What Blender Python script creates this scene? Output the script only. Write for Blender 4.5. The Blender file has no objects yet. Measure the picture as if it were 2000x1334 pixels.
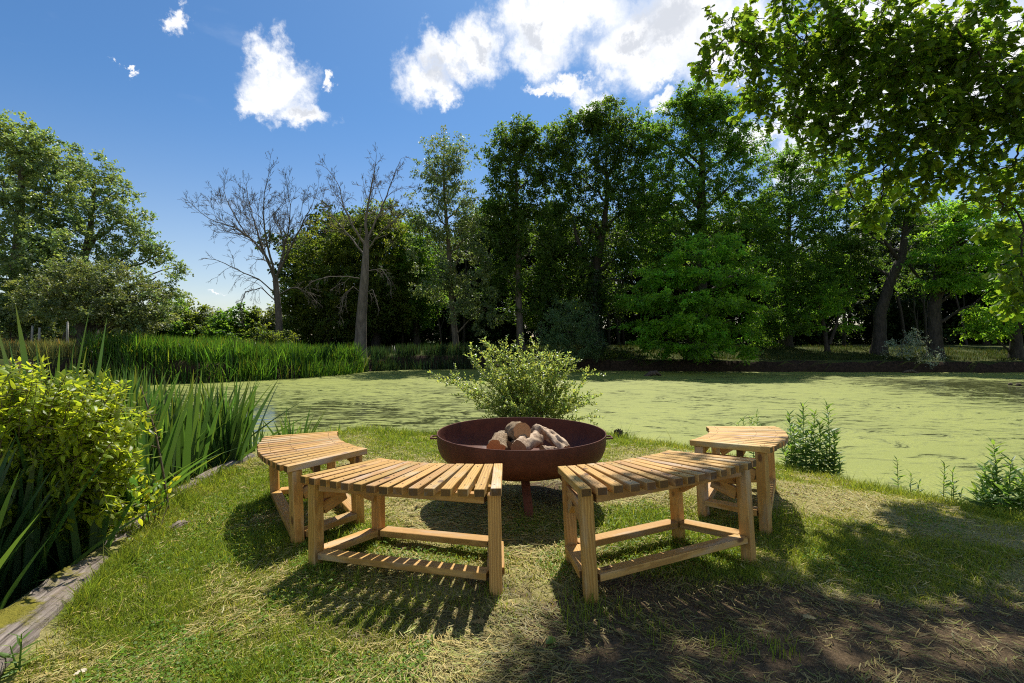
import bpy, bmesh, math, random
import numpy as np
from math import radians, sin, cos, pi, sqrt, atan2, asin
from mathutils import Vector, Matrix
C = bpy.context.scene.collection
S = bpy.context.scene
rng = np.random.default_rng(7)
random.seed(7)

# ------------------------------------------------------------------ camera, sky, sun, exposure
F, PX0, PY0, H = 978.3, 1000.0, 662.8, 1.15      # focal length and principal point in photo pixels, eye height
cam = bpy.data.cameras.new('camera'); camo = bpy.data.objects.new('camera', cam); C.objects.link(camo)
cam.sensor_width = 36; cam.lens = F/2000*36; cam.shift_y = -(667-PY0)/2000
cam.clip_start = .05; cam.clip_end = 3000
camo.location = (0, 0, H); camo.rotation_euler = (pi/2, 0, 0)
S.camera = camo
SUN_EL, SUN_AZ = 57.5, 13.0                       # degrees; azimuth to the right of straight ahead
S.view_settings.view_transform = 'Standard'; S.view_settings.look = 'None'
S.view_settings.exposure = 0.40; S.view_settings.gamma = 1
S.cycles.use_denoising = False; S.cycles.filter_width = 1.1
S.cycles.max_bounces = 8; S.cycles.transmission_bounces = 4; S.cycles.diffuse_bounces = 4
S.cycles.caustics_reflective = False; S.cycles.caustics_refractive = False
S.cycles.sample_clamp_indirect = 6

sun = bpy.data.lights.new('sun', 'SUN'); suno = bpy.data.objects.new('sun', sun); C.objects.link(suno)
sun.energy = 5.0; sun.angle = radians(.53); sun.color = (1, .95, .86)
sd = Vector((sin(radians(SUN_AZ))*cos(radians(SUN_EL)), cos(radians(SUN_AZ))*cos(radians(SUN_EL)), sin(radians(SUN_EL))))
suno.rotation_euler = sd.to_track_quat('Z', 'Y').to_euler()

def build_world():
    w = bpy.data.worlds.new('World'); S.world = w; w.use_nodes = True
    nt = w.node_tree; nt.nodes.clear(); N = nt.nodes; L = nt.links
    def nd(t, **k):
        n = N.new(t)
        for a, b in k.items(): setattr(n, a, b)
        return n
    def mth(op, a, b=None, c=None, clamp=False):
        n = nd('ShaderNodeMath', operation=op, use_clamp=clamp)
        for i, x in enumerate((a, b, c)):
            if x is None: continue
            if isinstance(x, (int, float)): n.inputs[i].default_value = x
            else: L.new(x, n.inputs[i])
        return n.outputs[0]
    def vm(op, a, b):
        n = nd('ShaderNodeVectorMath', operation=op)
        for i, x in enumerate((a, b)):
            if isinstance(x, tuple): n.inputs[i].default_value = x
            else: L.new(x, n.inputs[i])
        return n
    sky = nd('ShaderNodeTexSky', sky_type='NISHITA', sun_disc=False)
    sky.sun_elevation = radians(SUN_EL); sky.sun_rotation = radians(SUN_AZ)
    sky.air_density = 1.0; sky.dust_density = .6; sky.ozone_density = 2.0
    tint = nd('ShaderNodeMix', data_type='RGBA', blend_type='MULTIPLY'); tint.inputs[0].default_value = 1
    L.new(sky.outputs[0], tint.inputs[6]); 
    tc0 = nd('ShaderNodeTexCoord'); sp0 = nd('ShaderNodeSeparateXYZ'); L.new(tc0.outputs['Generated'], sp0.inputs[0])
    hz = nd('ShaderNodeMapRange', interpolation_type='SMOOTHSTEP'); L.new(sp0.outputs[2], hz.inputs[0]); hz.inputs[1].default_value = .0; hz.inputs[2].default_value = .42
    tcol = nd('ShaderNodeMix', data_type='RGBA'); L.new(hz.outputs[0], tcol.inputs[0]); tcol.inputs[6].default_value = (1.32, 1.24, 1.22, 1); tcol.inputs[7].default_value = (.58, .93, 1.22, 1)
    L.new(tcol.outputs[2], tint.inputs[7])
    tc = nd('ShaderNodeTexCoord')
    sep = nd('ShaderNodeSeparateXYZ'); L.new(tc.outputs['Generated'], sep.inputs[0])
    az = mth('ARCTAN2', sep.outputs[0], sep.outputs[1])
    el = mth('ARCSINE', mth('MINIMUM', mth('MAXIMUM', sep.outputs[2], -.999), .999))
    co = nd('ShaderNodeCombineXYZ'); L.new(az, co.inputs[0]); L.new(el, co.inputs[1])
    n1 = nd('ShaderNodeTexNoise'); n1.inputs['Scale'].default_value = 9; n1.inputs['Detail'].default_value = 9; n1.inputs['Roughness'].default_value = .62
    L.new(co.outputs[0], n1.inputs['Vector'])
    n2 = nd('ShaderNodeTexNoise'); n2.inputs['Scale'].default_value = 24; n2.inputs['Detail'].default_value = 9; n2.inputs['Roughness'].default_value = .68
    L.new(co.outputs[0], n2.inputs['Vector'])
    dist = vm('MULTIPLY', vm('SUBTRACT', n1.outputs['Color'], (.5, .5, .5)).outputs[0], (.13, .13, 0))
    dist2 = vm('MULTIPLY', vm('SUBTRACT', n2.outputs['Color'], (.5, .5, .5)).outputs[0], (.09, .09, 0))
    P = vm('ADD', vm('ADD', co.outputs[0], dist.outputs[0]).outputs[0], dist2.outputs[0]).outputs[0]
    blobs = [(522,105,38,38),(545,165,62,42),(592,222,45,24),(512,195,40,22),
             (850,92,42,32),(935,100,52,42),(835,150,52,34),(868,178,30,18),(900,110,50,30),
             (1060,45,85,50),(1055,112,58,36),(1120,10,130,45),(1010,20,50,30),
             (1240,75,90,65),(1340,45,120,80),(1200,110,48,36),(1285,128,70,24),(1420,70,110,75),
             (1110,172,58,17),(1160,195,42,22),(1055,185,34,9),
             (345,36,20,20),(236,120,13,6),(432,575,16,4),(1480,265,60,24),(1600,210,110,80),(1720,90,160,120),(1900,120,160,120),
             (1560,320,60,40),(1280,190,26,12),(640,155,14,11)]
    m = None
    for (x, y, rx, ry) in blobs:
        dx, dz = (x-PX0)/F, (PY0-y)/F
        a = atan2(dx, 1); e = asin(dz/sqrt(1+dx*dx+dz*dz))
        k = 1/(1+dx*dx)                                    # angular size shrinks off axis
        s = vm('SUBTRACT', P, (a, e, 0)); q = vm('MULTIPLY', s.outputs[0], (1/(rx/F*k), 1/(ry/F*sqrt(k)), 0))
        l = nd('ShaderNodeVectorMath', operation='LENGTH'); L.new(q.outputs[0], l.inputs[0])
        m = l.outputs['Value'] if m is None else mth('SMOOTH_MIN', m, l.outputs['Value'], .18)
    dens = nd('ShaderNodeMapRange', interpolation_type='SMOOTHSTEP')
    L.new(m, dens.inputs[0]); dens.inputs[1].default_value = 1.42; dens.inputs[2].default_value = .34
    # thin wisps on the left
    wn = nd('ShaderNodeTexNoise'); wn.inputs['Scale'].default_value = 5; wn.inputs['Detail'].default_value = 7
    mp = nd('ShaderNodeMapping'); mp.inputs['Scale'].default_value = (1, 2.6, 1); mp.inputs['Rotation'].default_value = (0, 0, -.3)
    L.new(co.outputs[0], mp.inputs[0]); L.new(mp.outputs[0], wn.inputs['Vector'])
    wr = nd('ShaderNodeMapRange', interpolation_type='SMOOTHSTEP'); L.new(wn.outputs[0], wr.inputs[0])
    wr.inputs[1].default_value = .60; wr.inputs[2].default_value = .85; wr.inputs[4].default_value = .22
    # unseen broken cumulus behind the camera, added as white fill light
    bn = nd('ShaderNodeTexNoise'); bn.inputs['Scale'].default_value = 2.6; bn.inputs['Detail'].default_value = 7
    L.new(tc.outputs['Generated'], bn.inputs['Vector'])
    br = nd('ShaderNodeMapRange', interpolation_type='SMOOTHSTEP'); L.new(bn.outputs[0], br.inputs[0]); br.inputs[1].default_value = .52; br.inputs[2].default_value = .65
    by = nd('ShaderNodeMapRange', interpolation_type='SMOOTHSTEP'); L.new(sep.outputs[1], by.inputs[0]); by.inputs[1].default_value = .05; by.inputs[2].default_value = -.35
    dn = mth('MAXIMUM', mth('MAXIMUM', dens.outputs[0], wr.outputs[0]), mth('MULTIPLY', br.outputs[0], by.outputs[0]))
    # grey bellies
    gn = nd('ShaderNodeTexNoise'); gn.inputs['Scale'].default_value = 11; gn.inputs['Detail'].default_value = 3
    L.new(P, gn.inputs['Vector'])
    gr = nd('ShaderNodeMapRange', interpolation_type='SMOOTHSTEP'); L.new(gn.outputs[0], gr.inputs[0])
    gr.inputs[1].default_value = .53; gr.inputs[2].default_value = .72
    deep = nd('ShaderNodeMapRange', interpolation_type='SMOOTHSTEP'); L.new(m, deep.inputs[0]); deep.inputs[1].default_value = 1.0; deep.inputs[2].default_value = .45
    gf = mth('MULTIPLY', gr.outputs[0], deep.outputs[0])
    gm = None
    for (x, y, rx, ry) in [(1315, 42, 62, 22), (1245, 80, 46, 15), (1270, 8, 40, 26), (842, 118, 22, 30), (870, 140, 30, 18), (1040, 60, 18, 16), (945, 102, 22, 12), (590, 215, 20, 10)]:
        dx, dz = (x-PX0)/F, (PY0-y)/F
        s = vm('SUBTRACT', P, (atan2(dx, 1), asin(dz/sqrt(1+dx*dx+dz*dz)), 0)); q = vm('MULTIPLY', s.outputs[0], (F/rx*(1+dx*dx), F/ry, 0))
        l = nd('ShaderNodeVectorMath', operation='LENGTH'); L.new(q.outputs[0], l.inputs[0])
        gm = l.outputs['Value'] if gm is None else mth('SMOOTH_MIN', gm, l.outputs['Value'], .2)
    gb = nd('ShaderNodeMapRange', interpolation_type='SMOOTHSTEP'); L.new(gm, gb.inputs[0]); gb.inputs[1].default_value = 1.5; gb.inputs[2].default_value = .3; gb.inputs[4].default_value = .62
    gf = mth('MAXIMUM', mth('MULTIPLY', gf, .35), mth('MULTIPLY', gb.outputs[0], deep.outputs[0]))
    cc = nd('ShaderNodeMix', data_type='RGBA'); L.new(gf, cc.inputs[0]); cc.inputs[6].default_value = (11.2, 11.3, 11.5, 1); cc.inputs[7].default_value = (5.0, 5.5, 6.5, 1)
    mx = nd('ShaderNodeMix', data_type='RGBA'); L.new(dn, mx.inputs[0]); L.new(tint.outputs[2], mx.inputs[6]); L.new(cc.outputs[2], mx.inputs[7])
    bg = nd('ShaderNodeBackground'); bg.inputs[1].default_value = .075
    L.new(mx.outputs[2], bg.inputs[0])
    out = nd('ShaderNodeOutputWorld'); L.new(bg.outputs[0], out.inputs[0])
build_world()

# ------------------------------------------------------------------ helpers
def at(px, py, Z):
    return np.array([(px-PX0)/F*Z, Z, H-(py-PY0)/F*Z])
def sstep(a, b, x):
    t = np.clip((np.asarray(x, float)-a)/(b-a), 0, 1); return t*t*(3-2*t)
def vnoise(x, y, seed=0):
    x = np.asarray(x, float); y = np.asarray(y, float)
    xi = np.floor(x).astype(np.int64); yi = np.floor(y).astype(np.int64); xf = x-xi; yf = y-yi
    def h(a, b):
        n = (a*374761393+b*668265263+seed*144269504) & 0xffffffff
        n = ((n ^ (n >> 13))*1274126177) & 0xffffffff
        return ((n ^ (n >> 16)) & 0xffff)/65535.0
    u = xf*xf*(3-2*xf); v = yf*yf*(3-2*yf)
    return (h(xi, yi)*(1-u)+h(xi+1, yi)*u)*(1-v)+(h(xi, yi+1)*(1-u)+h(xi+1, yi+1)*u)*v
def fbm(x, y, seed=0, o=4):
    s = 0; a = .5; t = 0; x = np.asarray(x, float); y = np.asarray(y, float)
    wx = (vnoise(x*1.7+9.1, y*1.7, seed+50)-.5)*.7; wy = (vnoise(x*1.7, y*1.7+4.3, seed+51)-.5)*.7; x, y = x+wx, y+wy
    for i in range(o):
        x, y = .8*x-.6*y+3.7, .6*x+.8*y+1.3
        s = s+a*vnoise(x*2**i, y*2**i, seed+i); t += a; a *= .5
    return s/t
def nrm(v):
    v = np.asarray(v, float); return v/np.maximum(np.linalg.norm(v, axis=-1, keepdims=True), 1e-9)

class MB:
    def __init__(s): s.v = []; s.f3 = []; s.f4 = []; s.n = 0; s.t = []; s.g = []
    def add(s, v, f3=None, f4=None, tint=None, grain=None):
        v = np.asarray(v, float).reshape(-1, 3); n = len(v)
        s.v.append(v)
        if f3 is not None and len(f3): s.f3.append(np.asarray(f3, np.int64).reshape(-1, 3)+s.n)
        if f4 is not None and len(f4): s.f4.append(np.asarray(f4, np.int64).reshape(-1, 4)+s.n)
        s.t.append(np.broadcast_to(np.ones(3) if tint is None else np.asarray(tint, float), (n, 3)))
        s.g.append(v if grain is None else np.asarray(grain, float).reshape(-1, 3))
        s.n += n
    def build(s, name, mat, parent=None, smooth=True, tint=True, grain=False, origin=None):
        v = np.concatenate(s.v) if s.v else np.zeros((0, 3))
        if origin is not None: v = v-np.asarray(origin)
        f3 = np.concatenate(s.f3) if s.f3 else np.zeros((0, 3), np.int64)
        f4 = np.concatenate(s.f4) if s.f4 else np.zeros((0, 4), np.int64)
        me = bpy.data.meshes.new(name)
        me.vertices.add(len(v)); me.vertices.foreach_set('co', v.astype(np.float32).ravel())
        loops = np.concatenate([f3.ravel(), f4.ravel()])
        me.loops.add(len(loops)); me.loops.foreach_set('vertex_index', loops.astype(np.int32))
        st = np.concatenate([np.arange(len(f3))*3, len(f3)*3+np.arange(len(f4))*4])
        me.polygons.add(len(st)); me.polygons.foreach_set('loop_start', st.astype(np.int32))
        me.polygons.foreach_set('use_smooth', np.full(len(st), bool(smooth)))
        me.update(calc_edges=True)
        if tint:
            a = me.attributes.new('tint', 'FLOAT_COLOR', 'POINT')
            t = np.ones((len(v), 4), np.float32); t[:, :3] = np.concatenate(s.t); a.data.foreach_set('color', t.ravel())
        if grain:
            a = me.attributes.new('grain', 'FLOAT_VECTOR', 'POINT')
            a.data.foreach_set('vector', np.concatenate(s.g).astype(np.float32).ravel())
        me.materials.append(mat)
        o = bpy.data.objects.new(name, me); C.objects.link(o)
        if origin is not None and parent is None: o.location = origin
        if parent is not None: o.parent = parent
        return o

def tag(o, label=None, cat=None, group=None, kind=None):
    if label: o['label'] = label
    if cat: o['category'] = cat
    if group: o['group'] = group
    if kind: o['kind'] = kind
    return o
def thing(name, loc, label, cat, group=None):
    o = bpy.data.objects.new(name, None); C.objects.link(o); o.location = tuple(float(c) for c in loc); o.empty_display_size = .1
    return tag(o, label, cat, group)

def tube(mb, pts, rad, sides=6, tint=None, cap=False):
    pts = np.asarray(pts, float); n = len(pts); rad = np.broadcast_to(np.asarray(rad, float), (n,))
    T = np.gradient(pts, axis=0); T = nrm(T)
    ref = np.array([0, 0, 1.]) if abs(T[0, 2]) < .9 else np.array([1., 0, 0])
    U = nrm(np.cross(T, ref)); V = np.cross(T, U)
    a = np.arange(sides)*2*pi/sides
    ring = pts[:, None, :]+rad[:, None, None]*(np.cos(a)[None, :, None]*U[:, None, :]+np.sin(a)[None, :, None]*V[:, None, :])
    i = np.arange(n-1)[:, None]*sides; j = np.arange(sides)[None, :]; j2 = (j+1) % sides
    f4 = np.stack([i+j, i+j2, i+sides+j2, i+sides+j], -1).reshape(-1, 4)
    v = ring.reshape(-1, 3); f3 = []
    if cap:
        v = np.concatenate([v, pts[[0, -1]]]); c0, c1 = n*sides, n*sides+1
        for k in range(sides):
            f3 += [[c0, (k+1) % sides, k], [c1, (n-1)*sides+k, (n-1)*sides+(k+1) % sides]]
    mb.add(v, f3=f3, f4=f4, tint=tint)

def leaves(mb, P, D, Nn, Ln, Wd, tint, shape='rhomb', fold=.15):
    P = np.asarray(P, float); n = len(P)
    D = nrm(D); Sd = nrm(np.cross(D, Nn)); Nn = np.cross(Sd, D)
    Ln = np.broadcast_to(np.asarray(Ln, float), (n,))[:, None]; Wd = np.broadcast_to(np.asarray(Wd, float), (n,))[:, None]
    tint = np.broadcast_to(tint, (n, 3))
    if shape == 'rhomb':
        v = np.stack([P, P+D*Ln*.45+Sd*Wd*.5-Nn*Wd*fold, P+D*Ln-Nn*Ln*.12, P+D*Ln*.45-Sd*Wd*.5-Nn*Wd*fold], 1)
        b = np.arange(n)[:, None]*4
        f = np.concatenate([b+[0, 1, 2], b+[0, 2, 3]])
        mb.add(v.reshape(-1, 3), f3=f, tint=np.repeat(tint, 4, 0)); return
    if shape == 'oak':
        t = np.array([0, .14, .26, .36, .48, .58, .70, .80, .90, 1.]); w = np.array([.03, .13, .30, .20, .44, .27, .52, .33, .36, .04])
    elif shape == 'ovate':
        t = np.array([0, .2, .45, .75, 1.]); w = np.array([.05, .42, .5, .3, .02])
    else:
        t = np.array([0, .3, .65, 1.]); w = np.array([.15, .5, .38, .02])
    m = len(t); droop = -.22*t*t
    mid = P[:, None, :]+D[:, None, :]*(Ln[:, None, :]*t[None, :, None])+Nn[:, None, :]*(Ln[:, None, :]*droop[None, :, None])
    off = Sd[:, None, :]*(Wd[:, None, :]*w[None, :, None]); lift = -Nn[:, None, :]*(Wd[:, None, :]*w[None, :, None])*fold*2
    v = np.concatenate([mid, mid+off+lift, mid-off+lift], 1)
    b = np.arange(n)[:, None]*(3*m); f = []
    for k in range(m-1):
        f.append(b+[k, m+k, m+k+1, k+1]); f.append(b+[k, k+1, 2*m+k+1, 2*m+k])
    mb.add(v.reshape(-1, 3), f4=np.concatenate(f), tint=np.repeat(tint, 3*m, 0))

def blades(mb, P, lean, L, W, bend, tint, segs=3, side=None, tip=.03, prof=1.0, dead=0.):
    """P (n,3) bases, lean (n,2) horizontal direction, bend = tip travel sideways as a share of length"""
    P = np.asarray(P, float); n = len(P)
    L = np.broadcast_to(L, (n,)); W = np.broadcast_to(W, (n,)); bend = np.broadcast_to(bend, (n,))
    lean = np.asarray(lean, float); l3 = np.concatenate([lean, np.zeros((n, 1))], 1)
    if side is None:
        a = rng.uniform(0, 2*pi, n); side = np.stack([np.cos(a), np.sin(a), np.zeros(n)], 1)
    vs = []
    for k in range(segs+1):
        t = k/segs
        h = L*(t*np.sqrt(np.maximum(1-np.minimum(bend, 1)**2*.55, .05))-np.maximum(bend-.8, 0)*1.1*t**3)
        c = P+l3*(L*bend*t**1.7)[:, None]; c[:, 2] += h
        w = W*.5*(tip+(1-tip)*(1-t**(2.2*prof)))*(.75+.25*min(1, t*4))
        vs += [c-side*w[:, None], c+side*w[:, None]]
    v = np.stack(vs, 1); m = 2*(segs+1); b = np.arange(n)[:, None]*m; f = []
    for k in range(segs): f.append(b+[2*k, 2*k+1, 2*k+3, 2*k+2])
    tint = np.broadcast_to(tint, (n, 3))
    tv = np.repeat(tint[:, None, :], m, 1).copy()
    if dead > 0:                                                   # some blades carry a brown dead tip
        q = rng.uniform(0, 1, n) < dead; tv[q, m-2:] *= np.array([2.2, 1.25, .9]); tv[q, m-4:m-2] *= np.array([1.5, 1.12, .95])
    mb.add(v.reshape(-1, 3), f4=np.concatenate(f), tint=tv.reshape(-1, 3))

def tints(n, amp=.25, hue=.12, r=None):
    r = r or rng
    b = np.clip(r.normal(1, amp, n), .45, 1.7)[:, None]; h = r.normal(0, hue, n)
    return b*np.stack([1+h, np.ones(n)+h*.15, 1-h*.6], 1).clip(.3, 2)

# ------------------------------------------------------------------ materials
def mat(name):
    m = bpy.data.materials.new(name); m.use_nodes = True; nt = m.node_tree; nt.nodes.clear()
    return m, nt
class G:
    """small node-graph helper"""
    def __init__(s, nt): s.nt = nt
    def n(s, t, ins=None, **k):
        x = s.nt.nodes.new(t)
        for a, b in k.items(): setattr(x, a, b)
        for a, b in (ins or {}).items(): s.set(x.inputs[a], b)
        return x
    def set(s, i, b):
        if hasattr(b, 'links') or isinstance(b, bpy.types.NodeSocket): s.nt.links.new(b, i)
        else: i.default_value = b
    def math(s, op, a, b=0., c=None):
        x = s.n('ShaderNodeMath', operation=op); s.set(x.inputs[0], a); s.set(x.inputs[1], b)
        if c is not None: s.set(x.inputs[2], c)
        return x.outputs[0]
    def mix(s, f, a, b, mode='MIX'):
        x = s.n('ShaderNodeMix', data_type='RGBA', blend_type=mode); s.set(x.inputs[0], f); s.set(x.inputs[6], a); s.set(x.inputs[7], b); return x.outputs[2]
    def noise(s, vec, scale, detail=4, rough=.55, out=0):
        x = s.n('ShaderNodeTexNoise', {'Scale': scale, 'Detail': detail, 'Roughness': rough})
        if vec is not None: s.set(x.inputs['Vector'], vec)
        return x.outputs[out]
    def ramp(s, x, a, b, lo=0., hi=1.):
        r = s.n('ShaderNodeMapRange', interpolation_type='SMOOTHSTEP'); s.set(r.inputs[0], x)
        for i, q in zip((1, 2, 3, 4), (a, b, lo, hi)): s.set(r.inputs[i], q)
        return r.outputs[0]
    def mapping(s, vec, scale):
        x = s.n('ShaderNodeMapping'); s.set(x.inputs[0], vec); x.inputs['Scale'].default_value = scale; return x.outputs[0]
    def bump(s, h, strength=.3, dist=.01):
        x = s.n('ShaderNodeBump', {'Strength': strength, 'Distance': dist}); s.set(x.inputs['Height'], h); return x.outputs[0]
    def bsdf(s, col, rough=.6, spec=.3, normal=None, metal=0.):
        x = s.n('ShaderNodeBsdfPrincipled'); s.set(x.inputs['Base Color'], col); s.set(x.inputs['Roughness'], rough); s.set(x.inputs['Specular IOR Level'], spec); s.set(x.inputs['Metallic'], metal)
        if normal is not None: s.set(x.inputs['Normal'], normal)
        return x.outputs[0]
    def out(s, sh):
        o = s.n('ShaderNodeOutputMaterial'); s.nt.links.new(sh, o.inputs[0])
    def attr(s, name, o='Color'):
        x = s.n('ShaderNodeAttribute', attribute_name=name); return x.outputs[o]

def leaf_mat(name, col, trans, spec=.35, rough=.42, tf=.45):
    m, nt = mat(name); g = G(nt)
    t = g.attr('tint')
    c1 = g.mix(1., (*col, 1), t, 'MULTIPLY'); c2 = g.mix(1., (*trans, 1), t, 'MULTIPLY')
    p = g.bsdf(c1, rough, spec)
    tr = g.n('ShaderNodeBsdfTranslucent'); nt.links.new(c2, tr.inputs[0])
    mx = g.n('ShaderNodeMixShader'); mx.inputs[0].default_value = tf
    nt.links.new(p, mx.inputs[1]); nt.links.new(tr.outputs[0], mx.inputs[2]); g.out(mx.outputs[0]); return m
def bark_mat(name, a, b, scale=6):
    m, nt = mat(name); g = G(nt)
    co = g.n('ShaderNodeTexCoord').outputs['Object']
    v = g.mapping(co, (scale, scale, scale*.22))
    n = g.noise(v, 2.2, 6, .65); n2 = g.noise(co, .9, 3)
    c = g.mix(g.ramp(n, .35, .65), (*a, 1), (*b, 1)); c = g.mix(g.ramp(n2, .5, .75, 0, .5), c, (a[0]*.8, a[1]*1.05, a[2]*.6, 1))
    c = g.mix(1., c, g.attr('tint'), 'MULTIPLY')
    g.out(g.bsdf(c, .85, .2, g.bump(n, .8, .03))); return m

M = {}
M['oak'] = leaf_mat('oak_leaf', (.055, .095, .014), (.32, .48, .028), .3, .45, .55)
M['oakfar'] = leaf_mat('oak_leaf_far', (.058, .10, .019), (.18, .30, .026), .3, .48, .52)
M['hornbeam'] = leaf_mat('hornbeam_leaf', (.10, .20, .026), (.40, .68, .04), .3, .45, .58)
M['darkgreen'] = leaf_mat('dark_leaf', (.066, .125, .02), (.25, .44, .03), .3, .48, .55)
M['olive'] = leaf_mat('olive_leaf', (.08, .108, .02), (.29, .37, .033), .25, .5, .5)
M['poplar'] = leaf_mat('poplar_leaf', (.195, .26, .105), (.38, .50, .085), .5, .38, .40)
M['hawthorn'] = leaf_mat('hawthorn_leaf', (.15, .18, .07), (.32, .38, .065), .4, .42, .38)
M['ash'] = leaf_mat('ash_leaf', (.14, .18, .075), (.28, .38, .07), .4, .45, .42)
M['willow'] = leaf_mat('willow_leaf', (.105, .17, .070), (.24, .36, .08), .4, .45, .42)
M['pale'] = leaf_mat('pale_willow_leaf', (.36, .42, .28), (.36, .42, .20), .4, .5, .4)
M['yellow'] = leaf_mat('golden_leaf', (.215, .28, .020), (.56, .63, .03), .4, .42, .58)
M['shrub'] = leaf_mat('shrub_leaf', (.23, .29, .07), (.50, .58, .10), .5, .35, .52)
M['iris'] = leaf_mat('iris_leaf', (.062, .120, .034), (.17, .32, .035), .4, .38, .38)
M['reed'] = leaf_mat('reed_leaf', (.050, .115, .016), (.15, .32, .02), .35, .4, .45)
M['herb'] = leaf_mat('willowherb_leaf', (.12, .20, .042), (.30, .46, .05), .35, .45, .45)
M['grass'] = leaf_mat('grass_blade', (.175, .235, .022), (.32, .42, .03), .25, .5, .45)
M['straw'] = leaf_mat('straw', (.44, .355, .125), (.34, .26, .08), .25, .55, .25)
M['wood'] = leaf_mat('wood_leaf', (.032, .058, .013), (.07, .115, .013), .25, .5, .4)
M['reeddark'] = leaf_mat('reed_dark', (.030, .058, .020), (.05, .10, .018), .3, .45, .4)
M['ivy'] = leaf_mat('ivy_leaf', (.028, .055, .016), (.03, .06, .01), .4, .4, .25)
M['bankgrass'] = leaf_mat('bank_grass', (.045, .065, .014), (.08, .11, .015), .2, .6, .4)
M['meadow'] = leaf_mat('meadow_grass', (.22, .23, .06), (.26, .27, .06), .2, .6, .4)
M['bark'] = bark_mat('bark_grey_brown', (.075, .060, .045), (.15, .125, .095))
M['barkdark'] = bark_mat('bark_dark', (.030, .026, .020), (.065, .055, .042))
M['barkpale'] = bark_mat('bark_pale_dead', (.105, .085, .068), (.20, .165, .13), 4)
M['twig'] = bark_mat('twig_brown', (.11, .085, .05), (.2, .15, .09), 20)
M['rot'] = bark_mat('rotten_wood', (.055, .040, .028), (.16, .12, .08), 14)
M['fencewood'] = bark_mat('fence_wood', (.28, .26, .22), (.42, .39, .33), 10)

def wood_mat(name='bench_timber'):
    m, nt = mat(name); g = G(nt)
    gr = g.attr('grain', 'Vector'); oi = g.n('ShaderNodeObjectInfo').outputs['Random']
    sh = g.n('ShaderNodeCombineXYZ'); nt.links.new(g.math('MULTIPLY', oi, 40.), sh.inputs[0]); nt.links.new(g.math('MULTIPLY', oi, 9.), sh.inputs[1])
    v = g.n('ShaderNodeVectorMath', operation='ADD'); nt.links.new(gr, v.inputs[0]); nt.links.new(sh.outputs[0], v.inputs[1]); v = v.outputs[0]
    warp = g.noise(g.mapping(v, (2.2, 9, 9)), 1.2, 3, .5, 1)
    dv = g.n('ShaderNodeVectorMath', operation='MULTIPLY_ADD'); nt.links.new(warp, dv.inputs[0]); dv.inputs[1].default_value = (.0, .05, .05); nt.links.new(v, dv.inputs[2])
    w = g.n('ShaderNodeTexWave', wave_type='RINGS', rings_direction='X', wave_profile='SIN'); nt.links.new(dv.outputs[0], w.inputs[0])
    w.inputs['Scale'].default_value = 26; w.inputs['Distortion'].default_value = 1.6; w.inputs['Detail'].default_value = 2; w.inputs['Detail Scale'].default_value = .7
    fine = g.noise(g.mapping(v, (5, 160, 160)), 1., 3, .6)
    big = g.noise(g.mapping(v, (3, 14, 14)), 1., 3)
    c = g.mix(g.ramp(w.outputs[0], .25, .95), (.45, .235, .056, 1), (.61, .35, .100, 1))
    c = g.mix(g.ramp(fine, .40, .68, 0, .5), c, (.35, .185, .062, 1))
    c = g.mix(g.ramp(big, .50, .72, 0, .35), c, (.52, .35, .12, 1))
    vo = g.n('ShaderNodeTexVoronoi', feature='F1'); nt.links.new(g.mapping(v, (5.5, 11, 11)), vo.inputs['Vector']); vo.inputs['Scale'].default_value = 1.; vo.inputs['Randomness'].default_value = 1
    k = g.ramp(vo.outputs['Distance'], .19, .10, 0, .9)
    c = g.mix(k, c, (.13, .055, .022, 1))
    c = g.mix(g.ramp(g.noise(g.mapping(v, (1.3, 5, 5)), 2, 3), .50, .72, 0, .55), c, (.50, .45, .35, 1))   # greying patches
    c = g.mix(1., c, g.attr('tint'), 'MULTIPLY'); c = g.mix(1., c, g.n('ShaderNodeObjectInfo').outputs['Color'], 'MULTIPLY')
    h = g.math('ADD', g.math('MULTIPLY', fine, .6), g.math('MULTIPLY', w.outputs[0], .3))
    g.out(g.bsdf(c, g.ramp(fine, .3, .7, .5, .68), .35, g.bump(h, .35, .002))); return m
M['timber'] = wood_mat()

def rust_mat():
    m, nt = mat('rusted_steel'); g = G(nt); co = g.n('ShaderNodeTexCoord').outputs['Object']
    n1 = g.noise(co, 5, 8, .7); n2 = g.noise(co, 60, 4, .6); n3 = g.noise(g.mapping(co, (9, 9, 1.5)), 1.5, 5)
    c = g.mix(g.ramp(n1, .35, .7), (.085, .026, .014, 1), (.150, .050, .025, 1))
    c = g.mix(g.ramp(n2, .48, .72, 0, .3), c, (.20, .062, .028, 1))
    c = g.mix(g.ramp(n3, .55, .75, 0, .5), c, (.04, .014, .012, 1))
    g.out(g.bsdf(c, g.ramp(n1, .3, .7, .52, .75), .25, g.bump(n2, .2, .002))); return m
M['rust'] = rust_mat()

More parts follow.
